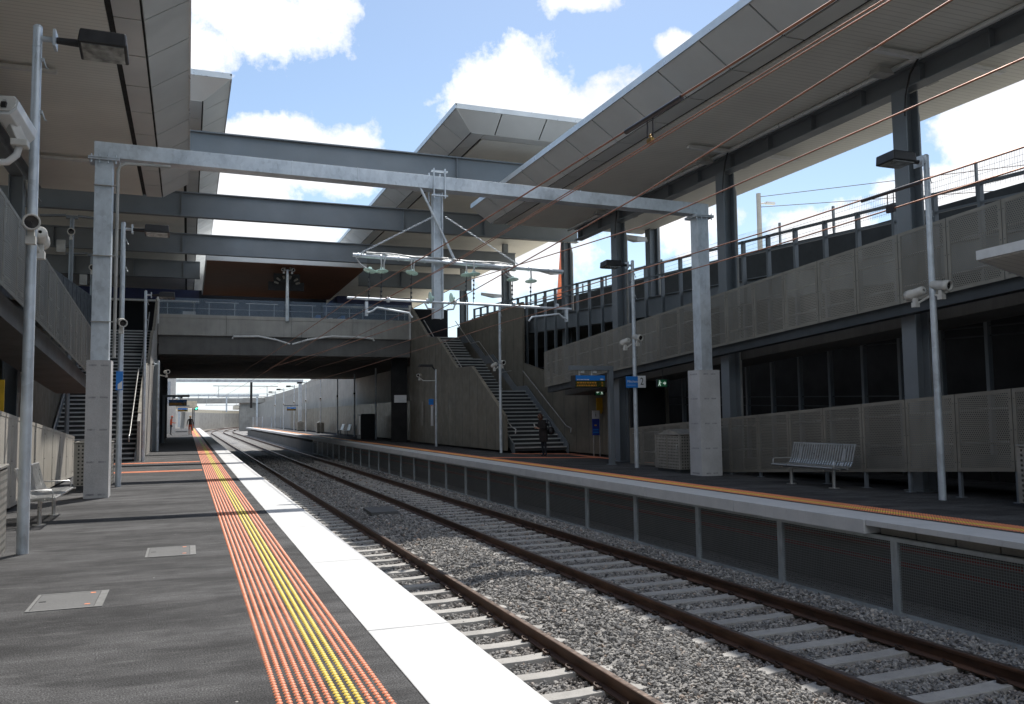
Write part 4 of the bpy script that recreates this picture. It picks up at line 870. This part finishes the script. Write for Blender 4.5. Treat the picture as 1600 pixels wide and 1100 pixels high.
tag(MB().box(18.85, 300, -200, 400, 5.2, 6.8).build('street', 'cream'), kind='structure')
fe = thing('mesh_fence', 'light wire mesh fence with thin posts along the street above the right walkway', 'fence', (18.95, 25, 7.3))
zf = lambda y: 7.85+.0135*(y-14)
y = -2.4; mb = None
while y < 58:
    MB().box(18.92, 18.98, y-.03, y+.03, 6.8, zf(y)).build('post', 'steel', fe); y += 2.6
MB().quad((18.95, -5, 6.85), (18.95, 58, 7.6), (18.95, 58, zf(58)), (18.95, -5, zf(-5))).build('wire_mesh', 'fmesh', fe)

# ------------------------------------------------------------------ stairs
def profile(n1, n2, n3, y, z, run, ris, land):
    out = []
    for k, n in enumerate((n1, n2, n3)):
        for i in range(n): z += ris; out.append((y, z)); y += run
        if k < 2: y += land
    return out
PRF = profile(16, 11, 9, 33.2, -.03, .307, .1667, 1.3)
def stairs(lab, x0, x1, x1b, side, grp):
    r = thing('staircase', lab, 'stairs', ((x0+x1)/2, 34, 0), grp)
    for i, (y, z) in enumerate(PRF):
        if i in (0, 16, 27): st, ns, ri = MB(), MB(), MB()
        xa, xb = (x0, x1 if i < 16 else x1b); nxt = PRF[i+1][0] if i+1 < len(PRF) else y+2.0
        st.box(xa, xb, y+.05, nxt+.03, z-.05, z); ns.box(xa, xb, y-.015, y+.049, z-.05, z+.004); ri.box(xa+.01, xb-.01, y+.045, y+.06, z-.1667, z-.051)
        if i in (15, 26, 35): f_ = st.build('flight', 'step', r); ns.build('nosing_strips', 'nosing', f_); ri.build('risers', 'riser', f_)
    for xs_ in ((x0-.06, x0-.005), (x1+.005, x1+.06)):
        mb = MB(); P = [(xs_[0], 33.0, -.1), (xs_[0], 33.0, .2)]
        up = [(xs_[0], PRF[0][0]-.1, .25), (xs_[0], PRF[15][0], PRF[15][1]+.25), (xs_[0], PRF[16][0]-.3, PRF[15][1]+.25), (xs_[0], PRF[26][0], PRF[26][1]+.25), (xs_[0], PRF[27][0]-.3, PRF[26][1]+.25), (xs_[0], PRF[35][0], PRF[35][1]+.2), (xs_[0], PRF[35][0]+1.5, PRF[35][1]+.2)]
        dn = [(p[0], p[1], p[2]-.45) for p in reversed(up)]
        mb.prism(up+dn, (xs_[1]-xs_[0], 0, 0)); mb.build('stringer', 'steel', r)
    return r
sR = stairs('wide grey stairs rising to the concourse on the right platform', 12.75, 15.15, 14.55, 1, 'stairs from the platforms to the concourse')
sL = stairs('wide grey stairs rising to the concourse on the left platform', -4.5, -1.75, -1.75, -1, 'stairs from the platforms to the concourse')
def rail_pts(x, dz, ys): return [(x, y, z+dz) for y, z in ys]
LINE = [(33.0, .05), (37.9, 2.64), (39.3, 2.64), (42.7, 4.47), (44.1, 4.47), (46.9, 6.0)]
for p, xs_ in ((sR, (12.56, 15.05)), (sL, (-4.35, -1.9))):
    for x in xs_:
        pts = [(x, 32.55, .72), (x, 32.5, .9), (x, 32.75, .95)]+[(x, y, z+.95) for y, z in LINE[(0 if x != 15.05 else 0):(6 if x != 15.05 else 2)]]
        MB().tube(pts, .025, 8).build('handrail', 'stainless', p)
pts = [(14.45, y, z+.95) for y, z in LINE[1:]]; MB().tube(pts, .022, 8).build('handrail', 'stainless', sR)
WT = [(33.79, 1.72), (37.63, 3.76), (39.95, 3.82), (43.47, 5.66), (45.27, 5.82), (49.3, 8.0)]
def seams(mb, x, sgn, y0, y1, step, z0, ztop, m=1):
    y = y0+step
    while y < y1-.1: mb.box(min(x, x+sgn*.003), max(x, x+sgn*.003), y-.011, y+.011, z0, ztop(y)-.02, m); y += step
def wt(y): return float(np.interp(y, [p[0] for p in WT], [p[1] for p in WT]))
def swall(x, wd, lab, m, zb, seam_side):
    mb = MB(); P = [(x, 33.25, zb), (x, 49.4, zb), (x, 49.4, 8.03)]+[(x, y, z) for y, z in reversed(WT)]+[(x, 33.25, 1.43)]
    mb.prism(P, (wd, 0, 0)); seams(mb, x if seam_side < 0 else x+wd, seam_side, 33.25, 49.4, 1.17, zb+.02, wt)
    for i in range(len(WT)-1): mb.beam((x+wd/2, WT[i][0], WT[i][1]+.012), (x+wd/2, WT[i+1][0], WT[i+1][1]+.012), wd+.03, .024, 2)
    return tag(mb.build('stair_wall', [m, 'dsteel', 'frame']), lab, 'wall')
swall(12.36, .12, 'brown clad wall flanking the right stairs, with posters and a stepped sloping top', 'panel', zr(12.4)+.1, -1)
swall(-1.68, .1, 'pale narrow wall flanking the left stairs with a sloping top', 'conc_lt', 0, 1)
mb = MB().box(15.2, 15.32, 38.3, 48.4, -.2, 7.0); seams(mb, 15.2, -1, 38.3, 48.4, 1.2, 2.4, lambda y: 7.0); tag(mb.build('clad_wall', ['panel', 'dsteel']), 'tall brown clad wall beside the upper flights of the right stairs', 'wall')
mb = MB().prism([(15.24, 25.2, -.1), (15.24, 38.28, -.1), (15.24, 38.28, 4.0), (15.24, 33.5, 3.05), (15.24, 31.2, 2.5), (15.24, 25.2, 2.7)], (.12, 0, 0)); seams(mb, 15.24, -1, 25.2, 38.2, 1.2, -.02, lambda y: 2.6); tag(mb.build('clad_wall', ['panel', 'dsteel']), 'low brown clad wall behind the help board on the right platform', 'wall')
tag(MB().box(13.9, 15.2, 25.2, 25.3, -.2, 2.6).build('end_wall', 'void'), 'dark recess wall beside the departure display on the right platform', 'wall')
tag(MB().box(-4.75, -4.62, 26, 48, 0, 5.9).build('clad_wall', 'panel'), 'brown clad wall along the left edge of the left stairs', 'wall')

# ------------------------------------------------------------------ concourse bridge
br = thing('concourse_bridge', 'concrete concourse bridge crossing the tracks with glass balustrade', 'bridge', (5.4, 60, 5))
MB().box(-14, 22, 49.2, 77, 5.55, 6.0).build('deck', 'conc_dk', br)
mb = MB()
for k in range(4):
    a = -1.55+k*3.475; mb.box(a, a+3.465, 48.95, 49.2, 6.0, 7.13).box(a, a+3.465, 48.93, 48.95, 6.93, 7.13)
mb.build('parapet', 'conc', br, .01)
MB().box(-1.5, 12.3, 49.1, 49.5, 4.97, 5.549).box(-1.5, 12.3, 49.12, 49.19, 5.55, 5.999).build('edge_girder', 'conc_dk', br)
mb = MB(); y = 50.4
while y < 77: mb.box(-5, 15, y, y+.35, 4.98, 5.54); y += 1.35
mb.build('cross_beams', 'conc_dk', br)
MB().box(-14, 22, 77, 77.4, 4.9, 7.1).build('far_parapet', 'conc', br)
mb = MB()
for k in range(8): a = -1.5+k*1.72; mb.box(a, a+1.7, 49.06, 49.075, 7.13, 8.05)
mb.build('glass_panels', 'glass', br)
mb = MB(); a = -1.3
while a < 11.8:
    e = min(a+1.74, 12.2); mb.tube([(a, 49.2, 7.86), (e, 49.2, 7.86)], .028, 8)
    for xx in (a+.2, e-.2): mb.box(xx-.02, xx+.02, 49.18, 49.22, 7.13, 7.85)
    a += 2.12
mb.tube([(-1.5, 49.2, 7.5), (12.2, 49.2, 7.5)], .016, 6); mb.build('railing', 'stainless', br)
MB().box(-1.62, -1.5, 48.9, 49.05, 6.6, 8.1).box(12.2, 12.32, 48.9, 49.05, 6.0, 8.05).build('end_post', 'whitep', br)
for pts in ([(2.22, 5.82), (2.3, 5.95), (3.63, 5.98), (4.5, 5.82), (5.3, 5.58)], [(5.42, 5.58), (6.3, 5.85), (7.65, 6.08), (9.2, 6.05), (9.98, 5.98), (10.04, 5.86)]):
    mb = MB().tube([(x, 48.62, z) for x, z in pts], .055, 8)
    for x, z in pts[1::2]: mb.tube([(x, 48.62, z), (x, 48.95, z+.1)], .03, 6)
    tag(mb.build('wire_support_arm', 'whitep'), 'white curved wire support arm under the bridge parapet, %s of the pair' % ('left' if pts[0][0] < 3 else 'right'), 'support arm', 'curved wire supports on the bridge face')
r = thing('camera_mast', 'short mast with two cameras standing on the bridge parapet', 'mast', (5.16, 49.25, 7.13))
MB().tube([(5.16, 48.9, 6.9), (5.16, 48.9, 9.85)], [.1, .075], 12).build('pole', 'galv', r); cctv(r, (4.95, 48.8, 9.85), (-.5, -1, -.5)); cctv(r, (5.4, 48.8, 9.85), (.5, -1, -.5)); MB().tube([(4.9, 48.9, 9.8), (5.45, 48.9, 9.8)], .03).build('cross_bar', 'galv', r)
r = thing('concourse_display', 'dark wide display board hanging under the timber ceiling', 'display', (5.4, 51, 9.0))
MB().box(4.3, 6.35, 51, 51.15, 8.95, 9.45).build('board', 'black', r, .01); MB().box(4.6, 6.1, 51.02, 51.14, 9.45, 9.95).build('bracket_box', 'dsteel', r)
mb = MB()
for k in range(6): a = k*math.pi/5; mb.tube([(5.35+.5*math.cos(a), 50.9, 9.35+.3*math.sin(a)), (5.35+.72*math.cos(a), 50.8, 9.4+.4*math.sin(a))], .06, 8)
mb.build('speaker_cluster', 'pipe', r)
bd = thing('concourse_building', 'dark glazed concourse building with navy fascia behind the bridge', 'building', (4, 66, 6))
MB().box(-14, .4, 60, 74, 6.0, 9.3).box(9.9, 17.9, 60, 74, 6.0, 9.3).box(.4, 9.9, 66, 74, 6, 10.9).build('glazed_wall', 'dglass', bd)
MB().box(-14.1, .6, 59.7, 74.1, 9.3, 10.0).build('fascia', 'navyband', bd); MB().box(9.7, 15.1, 59.7, 74.1, 9.3, 10.0).build('fascia', 'navyband', bd); MB().box(-14.1, .62, 59.6, 60, 9.16, 9.28).build('sill_strip', 'trim', bd); MB().box(9.68, 15.1, 59.6, 60, 9.16, 9.28).build('sill_strip', 'trim', bd)
MB().box(-.4, .4, 59.9, 59.99, 6.0, 8.6).box(1.6, 1.9, 65.9, 65.99, 6.0, 8.9).build('painted_lit_doorway', 'signw', bd)  # solid white panels; the lit look is only their colour
r = thing('fare_gate', 'blue and white fare gate cabinet behind the bridge railing', 'gate', (8.6, 53, 6))
for k in range(4): MB().box(7.3+k*.75, 7.55+k*.75, 52.6, 54, 6.0, 7.75-.15*(k % 2)).build('gate_cabinet', ['blue', 'signw'][k % 2], r, .03)
# walls under the bridge
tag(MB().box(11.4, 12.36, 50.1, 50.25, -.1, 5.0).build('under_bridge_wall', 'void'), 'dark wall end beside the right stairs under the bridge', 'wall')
MW = 13.0
mb = MB().box(MW, MW+.12, 52, 118, -.02, 2.45); seams(mb, MW, -1, 52, 118, 1.5, .1, lambda y: 2.45); tag(mb.build('panel_fence', ['panel', 'dsteel']), 'long pale panel fence along the back of the right platform past the stairs', 'fence')
mb = MB().prism([(14.2, 50.3, -1), (14.2, 230, -1), (14.2, 230, 4.2), (14.2, 140, 4.7), (14.2, 98, 5.4), (14.2, 77.5, 6.3), (14.2, 77.5, 4.9), (14.2, 50.3, 4.9)], (.4, 0, 0)); tag(mb.build('retaining_wall', 'conc'), 'concrete retaining wall with a sloping top along the right cutting past the bridge', 'wall')
mb = MB().prism([(15.5, 77.5, 4), (15.5, 230, 4), (15.5, 230, 5.6), (15.5, 130, 6.0), (15.5, 77.5, 8.0)], (.3, 0, 0)); tag(mb.build('street_parapet', 'conc_lt'), 'pale concrete parapet along the top of the right cutting past the bridge', 'wall')
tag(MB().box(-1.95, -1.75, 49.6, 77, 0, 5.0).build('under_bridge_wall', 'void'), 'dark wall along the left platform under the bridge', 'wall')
for y in (51, 54.5, 58, 61.5, 65, 68.5, 72):
    tag(MB().ibeam((-1.6, y, 0), (-1.6, y, 4.97), .2, .2, .025, 0, (0, 1, 0)).build('stanchion', 'dsteel'), 'dark steel stanchion along the left wall under the bridge', 'post', 'dark stanchions under the bridge')

# ------------------------------------------------------------------ beyond the bridge
pts = [(-3.2, 77.4), (-3.2, 118), (-3, 150), (-1.6, 185), (2.5, 225), (10, 262), (24, 305), (60, 360)]
mb = MB()
for a, b in zip(pts[:-1], pts[1:]):
    n = max(1, int((V(*b, 0)-V(*a, 0)).length/4)); 
    for i in range(n):
        p = V(a[0]+(b[0]-a[0])*i/n, a[1]+(b[1]-a[1])*i/n, 0); q = V(a[0]+(b[0]-a[0])*(i+.985)/n, a[1]+(b[1]-a[1])*(i+.985)/n, 0)
        h = 3.6 if p.y < 150 else 2.9; mb.beam(p+V(0, 0, h/2-.7), q+V(0, 0, h/2-.7), .3, h+1.4)
tag(mb.build('retaining_wall', 'conc'), 'curving pale concrete retaining wall past the left platform', 'wall')
mb = MB()
for a, b in zip(pts[3:-1], pts[4:]): mb.beam((a[0]-.8, a[1], 3.3), (b[0]-.8, b[1], 3.3), .3, .9)
tag(mb.build('coping_wall', 'cream'), 'cream strip of wall above the distant curving retaining wall', 'wall')
r = thing('platform_shelter', 'cream-fronted flat shelter far along the left platform', 'shelter', (-1, 108, 0))
MB().box(-3.1, 1.0, 104, 112, 2.75, 3.5).build('roof', 'cream', r); MB().box(-2.5, -1.3, 106, 107, 0, 2.749).build('end_wall', 'whitep', r)
mb = MB()
for x, y in ((-3, 104.3), (-3, 111.7), (.6, 111.7)): mb.box(x-.08, x+.08, y-.08, y+.08, 0, 2.749)
mb.build('posts', 'steel', r)
tag(MB().box(-3.1, -1.2, 96, 97, 0, 6).box(-2.9, -1.7, 95.9, 95.99, 3, 5.4, 1).build('lift_tower', ['whitep', 'glass']), 'small white tower beyond the far shelter on the left', 'tower')
fb_ = thing('far_bridge', 'distant concrete road bridge with open railing across the cutting', 'bridge', (6, 190, 4.8)); MB().box(-6, 24, 190, 196, 4.7, 5.75).build('deck', 'conc', fb_)
mb = MB().box(-6, 24, 190, 190.1, 6.55, 6.65)
for q in range(16): mb.box(-6+q*2, -5.85+q*2, 190, 190.1, 5.75, 6.55)
mb.build('railing', 'galv', fb_); MB().box(10.5, 24, 191, 195, -1.2, 4.7).build('pier', 'conc', fb_)
for y, lab in ((100, 'distant grey line portal with a dark drop post seen under the bridge'), (165, 'farthest grey line portal, small under the distant road bridge')):
    r = thing('overhead_line_portal', lab, 'line portal', (5, y, 0)); MB().box(-1.6, -1.25, y-.15, y+.15, 0, 5.5).build('column', 'galv', r); MB().box(11.9, 12.25, y-.15, y+.15, zr(12), 5.5).build('column', 'galv', r)
    MB().box(-1.7, 12.4, y-.15, y+.15, 5.51, 5.82).build('cross_beam', 'galv', r); MB().box(6.55, 6.8, y-.12, y+.12, 2.6, 5.5).build('drop_post', 'black' if y < 120 else 'galv', r)
    MB().tube([(3, y, 3.9), (9, y, 3.85)], .05).tube([(2.6, y, 5.1), (9.6, y, 5.05)], .05).tube([(3.2, y, 3.9), (3.2, y, 5.1)], .03).tube([(8.4, y, 3.9), (8.4, y, 5.1)], .03).build('cross_arm', 'galv_dark', r)
r = thing('signal', 'railway signal showing green at the end of the left platform', 'signal', (1.16, 137, 0)); MB().tube([(.95, 137, 0), (.95, 137, 3.3)], .07).build('post', 'steel', r)
k = MB().box(.95, 1.45, 136.85, 137.1, 2.7, 3.35).build('head', 'black', r, .05); MB().lathe((1.2, 136.84, 3.05), (0, -1, 0), [(0, .001), (.005, .15), (.01, .15), (.03, .001)], 14).build('lamp', 'siggreen', k)
fe2 = thing('mesh_fence', 'low mesh fence at the far end of the right platform', 'fence', (12, 138, 0)); MB().quad((9.6, 139, 0), (14, 139, -.1), (14, 139, 1.6), (9.6, 139, 1.6)).build('wire_mesh', m_mesh('end_mesh', (.4, .41, .42), .12, .03, 'X'), fe2)
mb = MB()
for x in (9.6, 11, 12.4, 13.8): mb.box(x-.05, x+.05, 138.95, 139.05, -.1, 1.65)
mb.build('posts', 'galv', fe2)
# street furniture above the cutting
r = thing('street_lamp', 'grey street lamp standing beyond the mesh fence, between two canopy columns', 'street lamp', (30.7, 40, 7.2)); MB().tube([(30.7, 40, 7.2), (30.7, 40, 14.1)], [.17, .13], 10).build('pole', 'conc', r); MB().tube([(30.7, 40, 13.5), (31.3, 40, 13.6)], .05).box(31.2, 31.8, 39.9, 40.1, 13.52, 13.66).build('lamp_head', 'whitep', r)
for z0, z1, lab in ((13.9, 15.2, 'upper thin street wire'), (13.3, 12.6, 'lower thin street wire')):
    tag(MB().tube([(30.7, 40, z0), (45, 25, (z0+z1)/2-.6), (60, 10, z1+1.5)], .02, 5).build('street_wire', 'wire_d'), lab+' running right from the street lamp', 'wire')
r = thing('crane_boom', 'orange boom slanting up behind the right roof columns', 'crane', (39, 90, 7.2)); MB().beam((39.7, 90, 7.0), (41.5, 90, 26), .5, .5, 0, (0, 1, 0)).build('boom', 'orangeband', r)
# shelter roof at the right picture edge
r = thing('shelter', 'flat white-edged shelter roof cut by the right picture edge', 'shelter', (12.2, 6.5, -.1))
MB().hexa([(11.0,2.5,3.86),(13.0,2.5,3.6),(13.0,9.65,3.48),(11.0,9.25,3.72),(11.0,2.5,4.02),(13.0,2.5,3.8),(13.0,9.65,3.66),(11.0,9.25,3.86)]).build('roof', 'whitep', r)
MB().hexa([(11.06,2.5,3.845),(12.95,2.5,3.59),(12.95,9.55,3.47),(11.06,9.2,3.705),(11.06,2.5,3.857),(12.95,2.5,3.6),(12.95,9.55,3.481),(11.06,9.2,3.715)]).build('soffit', 'soffit', r)
MB().box(12.3, 12.5, 5.2, 5.4, -.1, 3.66).build('post', 'steel', r)
# slim poles beyond the left ramp
for x, y, zt, lab in ((-4.1, 34.7, 8.95, 'grey post with twin lamp arms and a camera box, beyond the left ramp'), (-3.95, 40.5, 8.6, 'smaller grey post with a camera beyond the left ramp, right of the twin-arm post')):
    r = thing('lamp_post', lab, 'lamp post', (x, y, 0), 'slim posts behind the left ramp'); MB().tube([(x, y, 0), (x, y, zt)], .075, 10).build('pole', 'steel', r)
    MB().prism([(x-1.05, y-.1, zt), (x-.2, y-.1, zt+.06), (x-.2, y+.1, zt+.06), (x-1.05, y+.1, zt)], (0, 0, .06)).prism([(x+1.05, y-.1, zt), (x+.2, y-.1, zt+.06), (x+.2, y+.1, zt+.06), (x+1.05, y+.1, zt)], (0, 0, .06)).box(x-.2, x+.2, y-.06, y+.06, zt-.02, zt+.1).build('lamp_arm', 'steel', r)
    cctv(r, (x, y-.2, zt-.55), (.1, -1, -.1), .3, .12); MB().box(x-.48, x-.2, y-.12, y+.05, zt-1.3, zt-.85).build('equipment_box', 'pipe', r)

# ------------------------------------------------------------------ people
def skinned(name, joints, edges, parts, mats, parent):
    me = bpy.data.meshes.new(name); off_ = parent.location; me.from_pydata([(p[0], p[1], p[2]) for p, _ in joints], edges, []); o = bpy.data.objects.new(name, me); COL.objects.link(o)
    sk = o.modifiers.new('skin', 'SKIN'); sk.use_smooth_shade = True; o.modifiers.new('sub', 'SUBSURF').levels = 2
    for v, (_, rr) in zip(me.skin_vertices[0].data, joints): v.radius = rr if isinstance(rr, tuple) else (rr, rr)
    me.skin_vertices[0].data[0].use_root = True
    dg = bpy.context.evaluated_depsgraph_get(); m2 = bpy.data.meshes.new_from_object(o.evaluated_get(dg)); bpy.data.objects.remove(o)
    b = bpy.data.objects.new(name, m2); COL.objects.link(b); b.parent = parent; m2.materials.clear()
    for m in mats: m2.materials.append(K[m])
    m2.polygons.foreach_set('material_index', [parts(p.center) for p in m2.polygons]); m2.polygons.foreach_set('use_smooth', [True]*len(m2.polygons)); return b
def person(lab, loc, face, h, bend, mats, parts, arms, legs, hair, longhair=False):
    r = thing('person', lab, 'person', loc); k = h/1.72
    # local frame: figure faces -Y
    J = []; E_ = []
    def j(p, rad, par=None):
        J.append(((p[0]*k, p[1]*k, p[2]*k), (rad*k if not isinstance(rad, tuple) else (rad[0]*k, rad[1]*k))))
        if par is not None: E_.append((par, len(J)-1))
        return len(J)-1
    pel = j((0, 0, .92), (.15, .11)); wa = j((0, -bend*.1, 1.1), (.135, .1), pel); ch = j((0, -bend*.5, 1.3), (.16, .11), wa); nb = j((0, -bend, 1.44), (.085, .075), ch)
    nk = j((0, -bend*1.3-.02, 1.52), .05, nb); hd = j((0, -bend*1.6-.05, 1.6), (.075, .09), nk); ht = j((0, -bend*1.6-.05, 1.69), (.06, .075), hd)
    for s_, (el_, wr, hnd) in zip((-1, 1), arms):
        sh = j((s_*.18, -bend*.9, 1.4), .055, nb); e = j(el_, .042, sh); w_ = j(wr, .03, e); h_ = j(hnd, (.032, .022), w_)
        d = (V(hnd)-V(wr)).normalized()
        sd = d.cross(V(s_, 0, .3)).normalized()
        for q in range(4): a = V(hnd)+d*.03+sd*(q-1.5)*.018; f1 = j(a, .009, h_); j(a+d*(.045-.006*abs(q-1.2))+V(0, 0, -.01), .007, f1)
        th_ = V(hnd)+sd*-.035; j(th_+d*.02, .009, h_)
    for s_, (kn, an, to) in zip((-1, 1), legs):
        hp = j((s_*.09, 0, .86), .085, pel); kq = j(kn, .058, hp); aq = j(an, .042, kq); j(to, (.04, .03), aq)
    b = skinned('body', J, E_, lambda c: parts((c.x/k, c.y/k, c.z/k)), mats, r)
    # face: nose, eyes, mouth, ears as a child mesh; hair
    hc = V(0, (-bend*1.6-.05)*k, 1.625*k); mb = MB()
    mb.lathe(hc+V(0, -.095*k, -.005*k), (0, -1, -.35), [(-.01, .016*k), (.012, .012*k), (.022, .003)], 8)
    for s_ in (-1, 1): mb.lathe(hc+V(s_*.085*k, 0, -.01*k), (s_, 0, 0), [(-.01, .02*k), (.005, .024*k), (.012, .008)], 8)
    mb.build('facial_features', mats[0], b).location = (0, 0, 0)
    for o in (b.children[-1],): o.data.transform(Matrix.Translation(r.location))
    mb = MB()
    for s_ in (-1, 1): mb.lathe(hc+V(s_*.032*k, -.088*k, .015*k), (0, -1, 0), [(0, .011*k), (.004, .008*k), (.006, .001)], 8)
    mb.box(hc.x-.022*k, hc.x+.022*k, hc.y-.095*k, hc.y-.088*k, hc.z-.05*k, hc.z-.043*k); e = mb.build('eyes_and_mouth', 'lens', b); e.data.transform(Matrix.Translation(r.location))
    prof = [(-.02, .099*k), (.03, .104*k), (.07, .09*k), (.1, .055*k), (.112, .002)]
    mb = MB().lathe(hc+V(0, .016*k, .01*k), (0, .25, 1), prof, 14)
    if longhair: mb.lathe(hc+V(0, .045*k, -.15*k), (0, -.1, 1), [(0, .05*k), (.05*k, .085*k), (.13*k, .1*k), (.2*k, .095*k)], 12)
    hr_ = mb.build('hair', hair, b); hr_.data.transform(Matrix.Translation(r.location))
    r.rotation_euler.z = face; return r
def wp(c):
    x, y, z = c
    if z > 1.5: return 0
    if z > .62: return 1 if not (y < -.33 and z > 1.0) else 0
    return 2 if z > .07 else 3
wz = zr(12.66)
wm = person('woman in a long dark coat looking down at her phone by the right stairs', (12.66, 29.8, wz), R(-75), 1.6, .1, ['skin', 'coat', 'jeans', 'bag'], wp,
       [((-.22, -.16, 1.12), (-.12, -.36, 1.16), (-.07, -.42, 1.19)), ((.22, -.12, 1.14), (.1, -.32, 1.14), (.05, -.38, 1.17))], [((-.085, -.03, .48), (-.08, .02, .08), (-.08, -.1, .035)), ((.085, -.01, .48), (.08, .04, .08), (.08, -.08, .035))], 'hair', True)
def child_local(mb, name, m, parent):
    o = mb.build(name, m, parent); o.data.transform(Matrix.Translation(parent.location if parent.parent is None else parent.parent.location)); return o
mb = MB(); k = .93
prof = [(0, (.19, .14)), (.25, (.2, .15)), (.5, (.185, .13)), (.72, (.2, .14))]
rg = []; 
for hz, (a, b2) in prof: rg += [(a*math.cos(t_)*(1+.05*math.sin(3*t_)), -.02-hz*.05+b2*math.sin(t_), .56+hz) for t_ in np.linspace(0, 2*math.pi, 17)[:-1]]
mb.add(rg, [(i*16+q, i*16+(q+1) % 16, (i+1)*16+(q+1) % 16, (i+1)*16+q) for i in range(3) for q in range(16)], 0, True); child_local(mb, 'coat', 'coat', wm)
def held(lab, name, cat, mb, m, loc, rz):
    o = mb.build(name, m); o.location = loc; o.rotation_euler.z = rz; return tag(o, lab, cat)
fx = V(12.66, 29.8, wz); rm_ = Matrix.Rotation(R(-75), 3, 'Z')
p = fx+rm_ @ V(-.01, -.44, 1.12); held('small pale phone held by the woman at the stairs', 'phone', 'phone', MB().hexa([(-.035,-.01,0),(.035,-.01,0),(.035,.0,0),(-.035,.0,0),(-.035,-.05,.13),(.035,-.05,.13),(.035,-.04,.13),(-.035,-.04,.13)]), 'whitep', p, R(-75))
p = fx+rm_ @ V(.1, .24, .82)
mb = MB().lathe((0, 0, 0), (0, 0, 1), [(0, .04), (.03, .13), (.16, .15), (.27, .1), (.3, .02)], 14); mb.tube([(-.1, 0, .24), (-.05, -.12, .5), (.02, -.16, .56)], .014, 6); mb.tube([(.1, 0, .24), (.1, -.1, .5), (.02, -.16, .56)], .014, 6)
held('black shoulder bag hanging behind the woman at the stairs', 'shoulder_bag', 'bag', mb, 'bag', p, R(-75))
ARM = [((-.25, .02, 1.13), (-.27, -.06, .9), (-.27, -.09, .83)), ((.25, .02, 1.13), (.27, -.06, .9), (.27, -.09, .83))]; LEG = [((-.09, -.1, .48), (-.09, -.1, .08), (-.09, -.22, .035)), ((.09, .08, .48), (.09, .2, .1), (.09, .1, .04))]
def wp2(c): z = c[2]; return 0 if z > 1.5 or z < .5 and z > .1 else (1 if z > .95 else (2 if z > .5 else 3))
person('person in a black top and rust shorts walking on the left platform past the bridge', (.24, 82, 0), R(180), 1.72, .02, ['skin', 'coat', 'shorts', 'bag'], wp2, ARM, LEG, 'fair')
def wp3(c): z = c[2]; return 0 if z > 1.5 else (1 if z > .95 else 2)
person('worker in an orange top and dark trousers standing at the left wall past the bridge', (-1.4, 83.5, 0), R(90), 1.75, .03, ['skin', 'hivis', 'jeans', 'bag'], wp3, [((-.25, -.08, 1.13), (-.18, -.3, 1.1), (-.15, -.36, 1.1)), ARM[1]], [((-.09, 0, .48), (-.09, .02, .08), (-.09, -.1, .035)), ((.09, 0, .48), (.09, .02, .08), (.09, -.1, .035))], 'hivis')
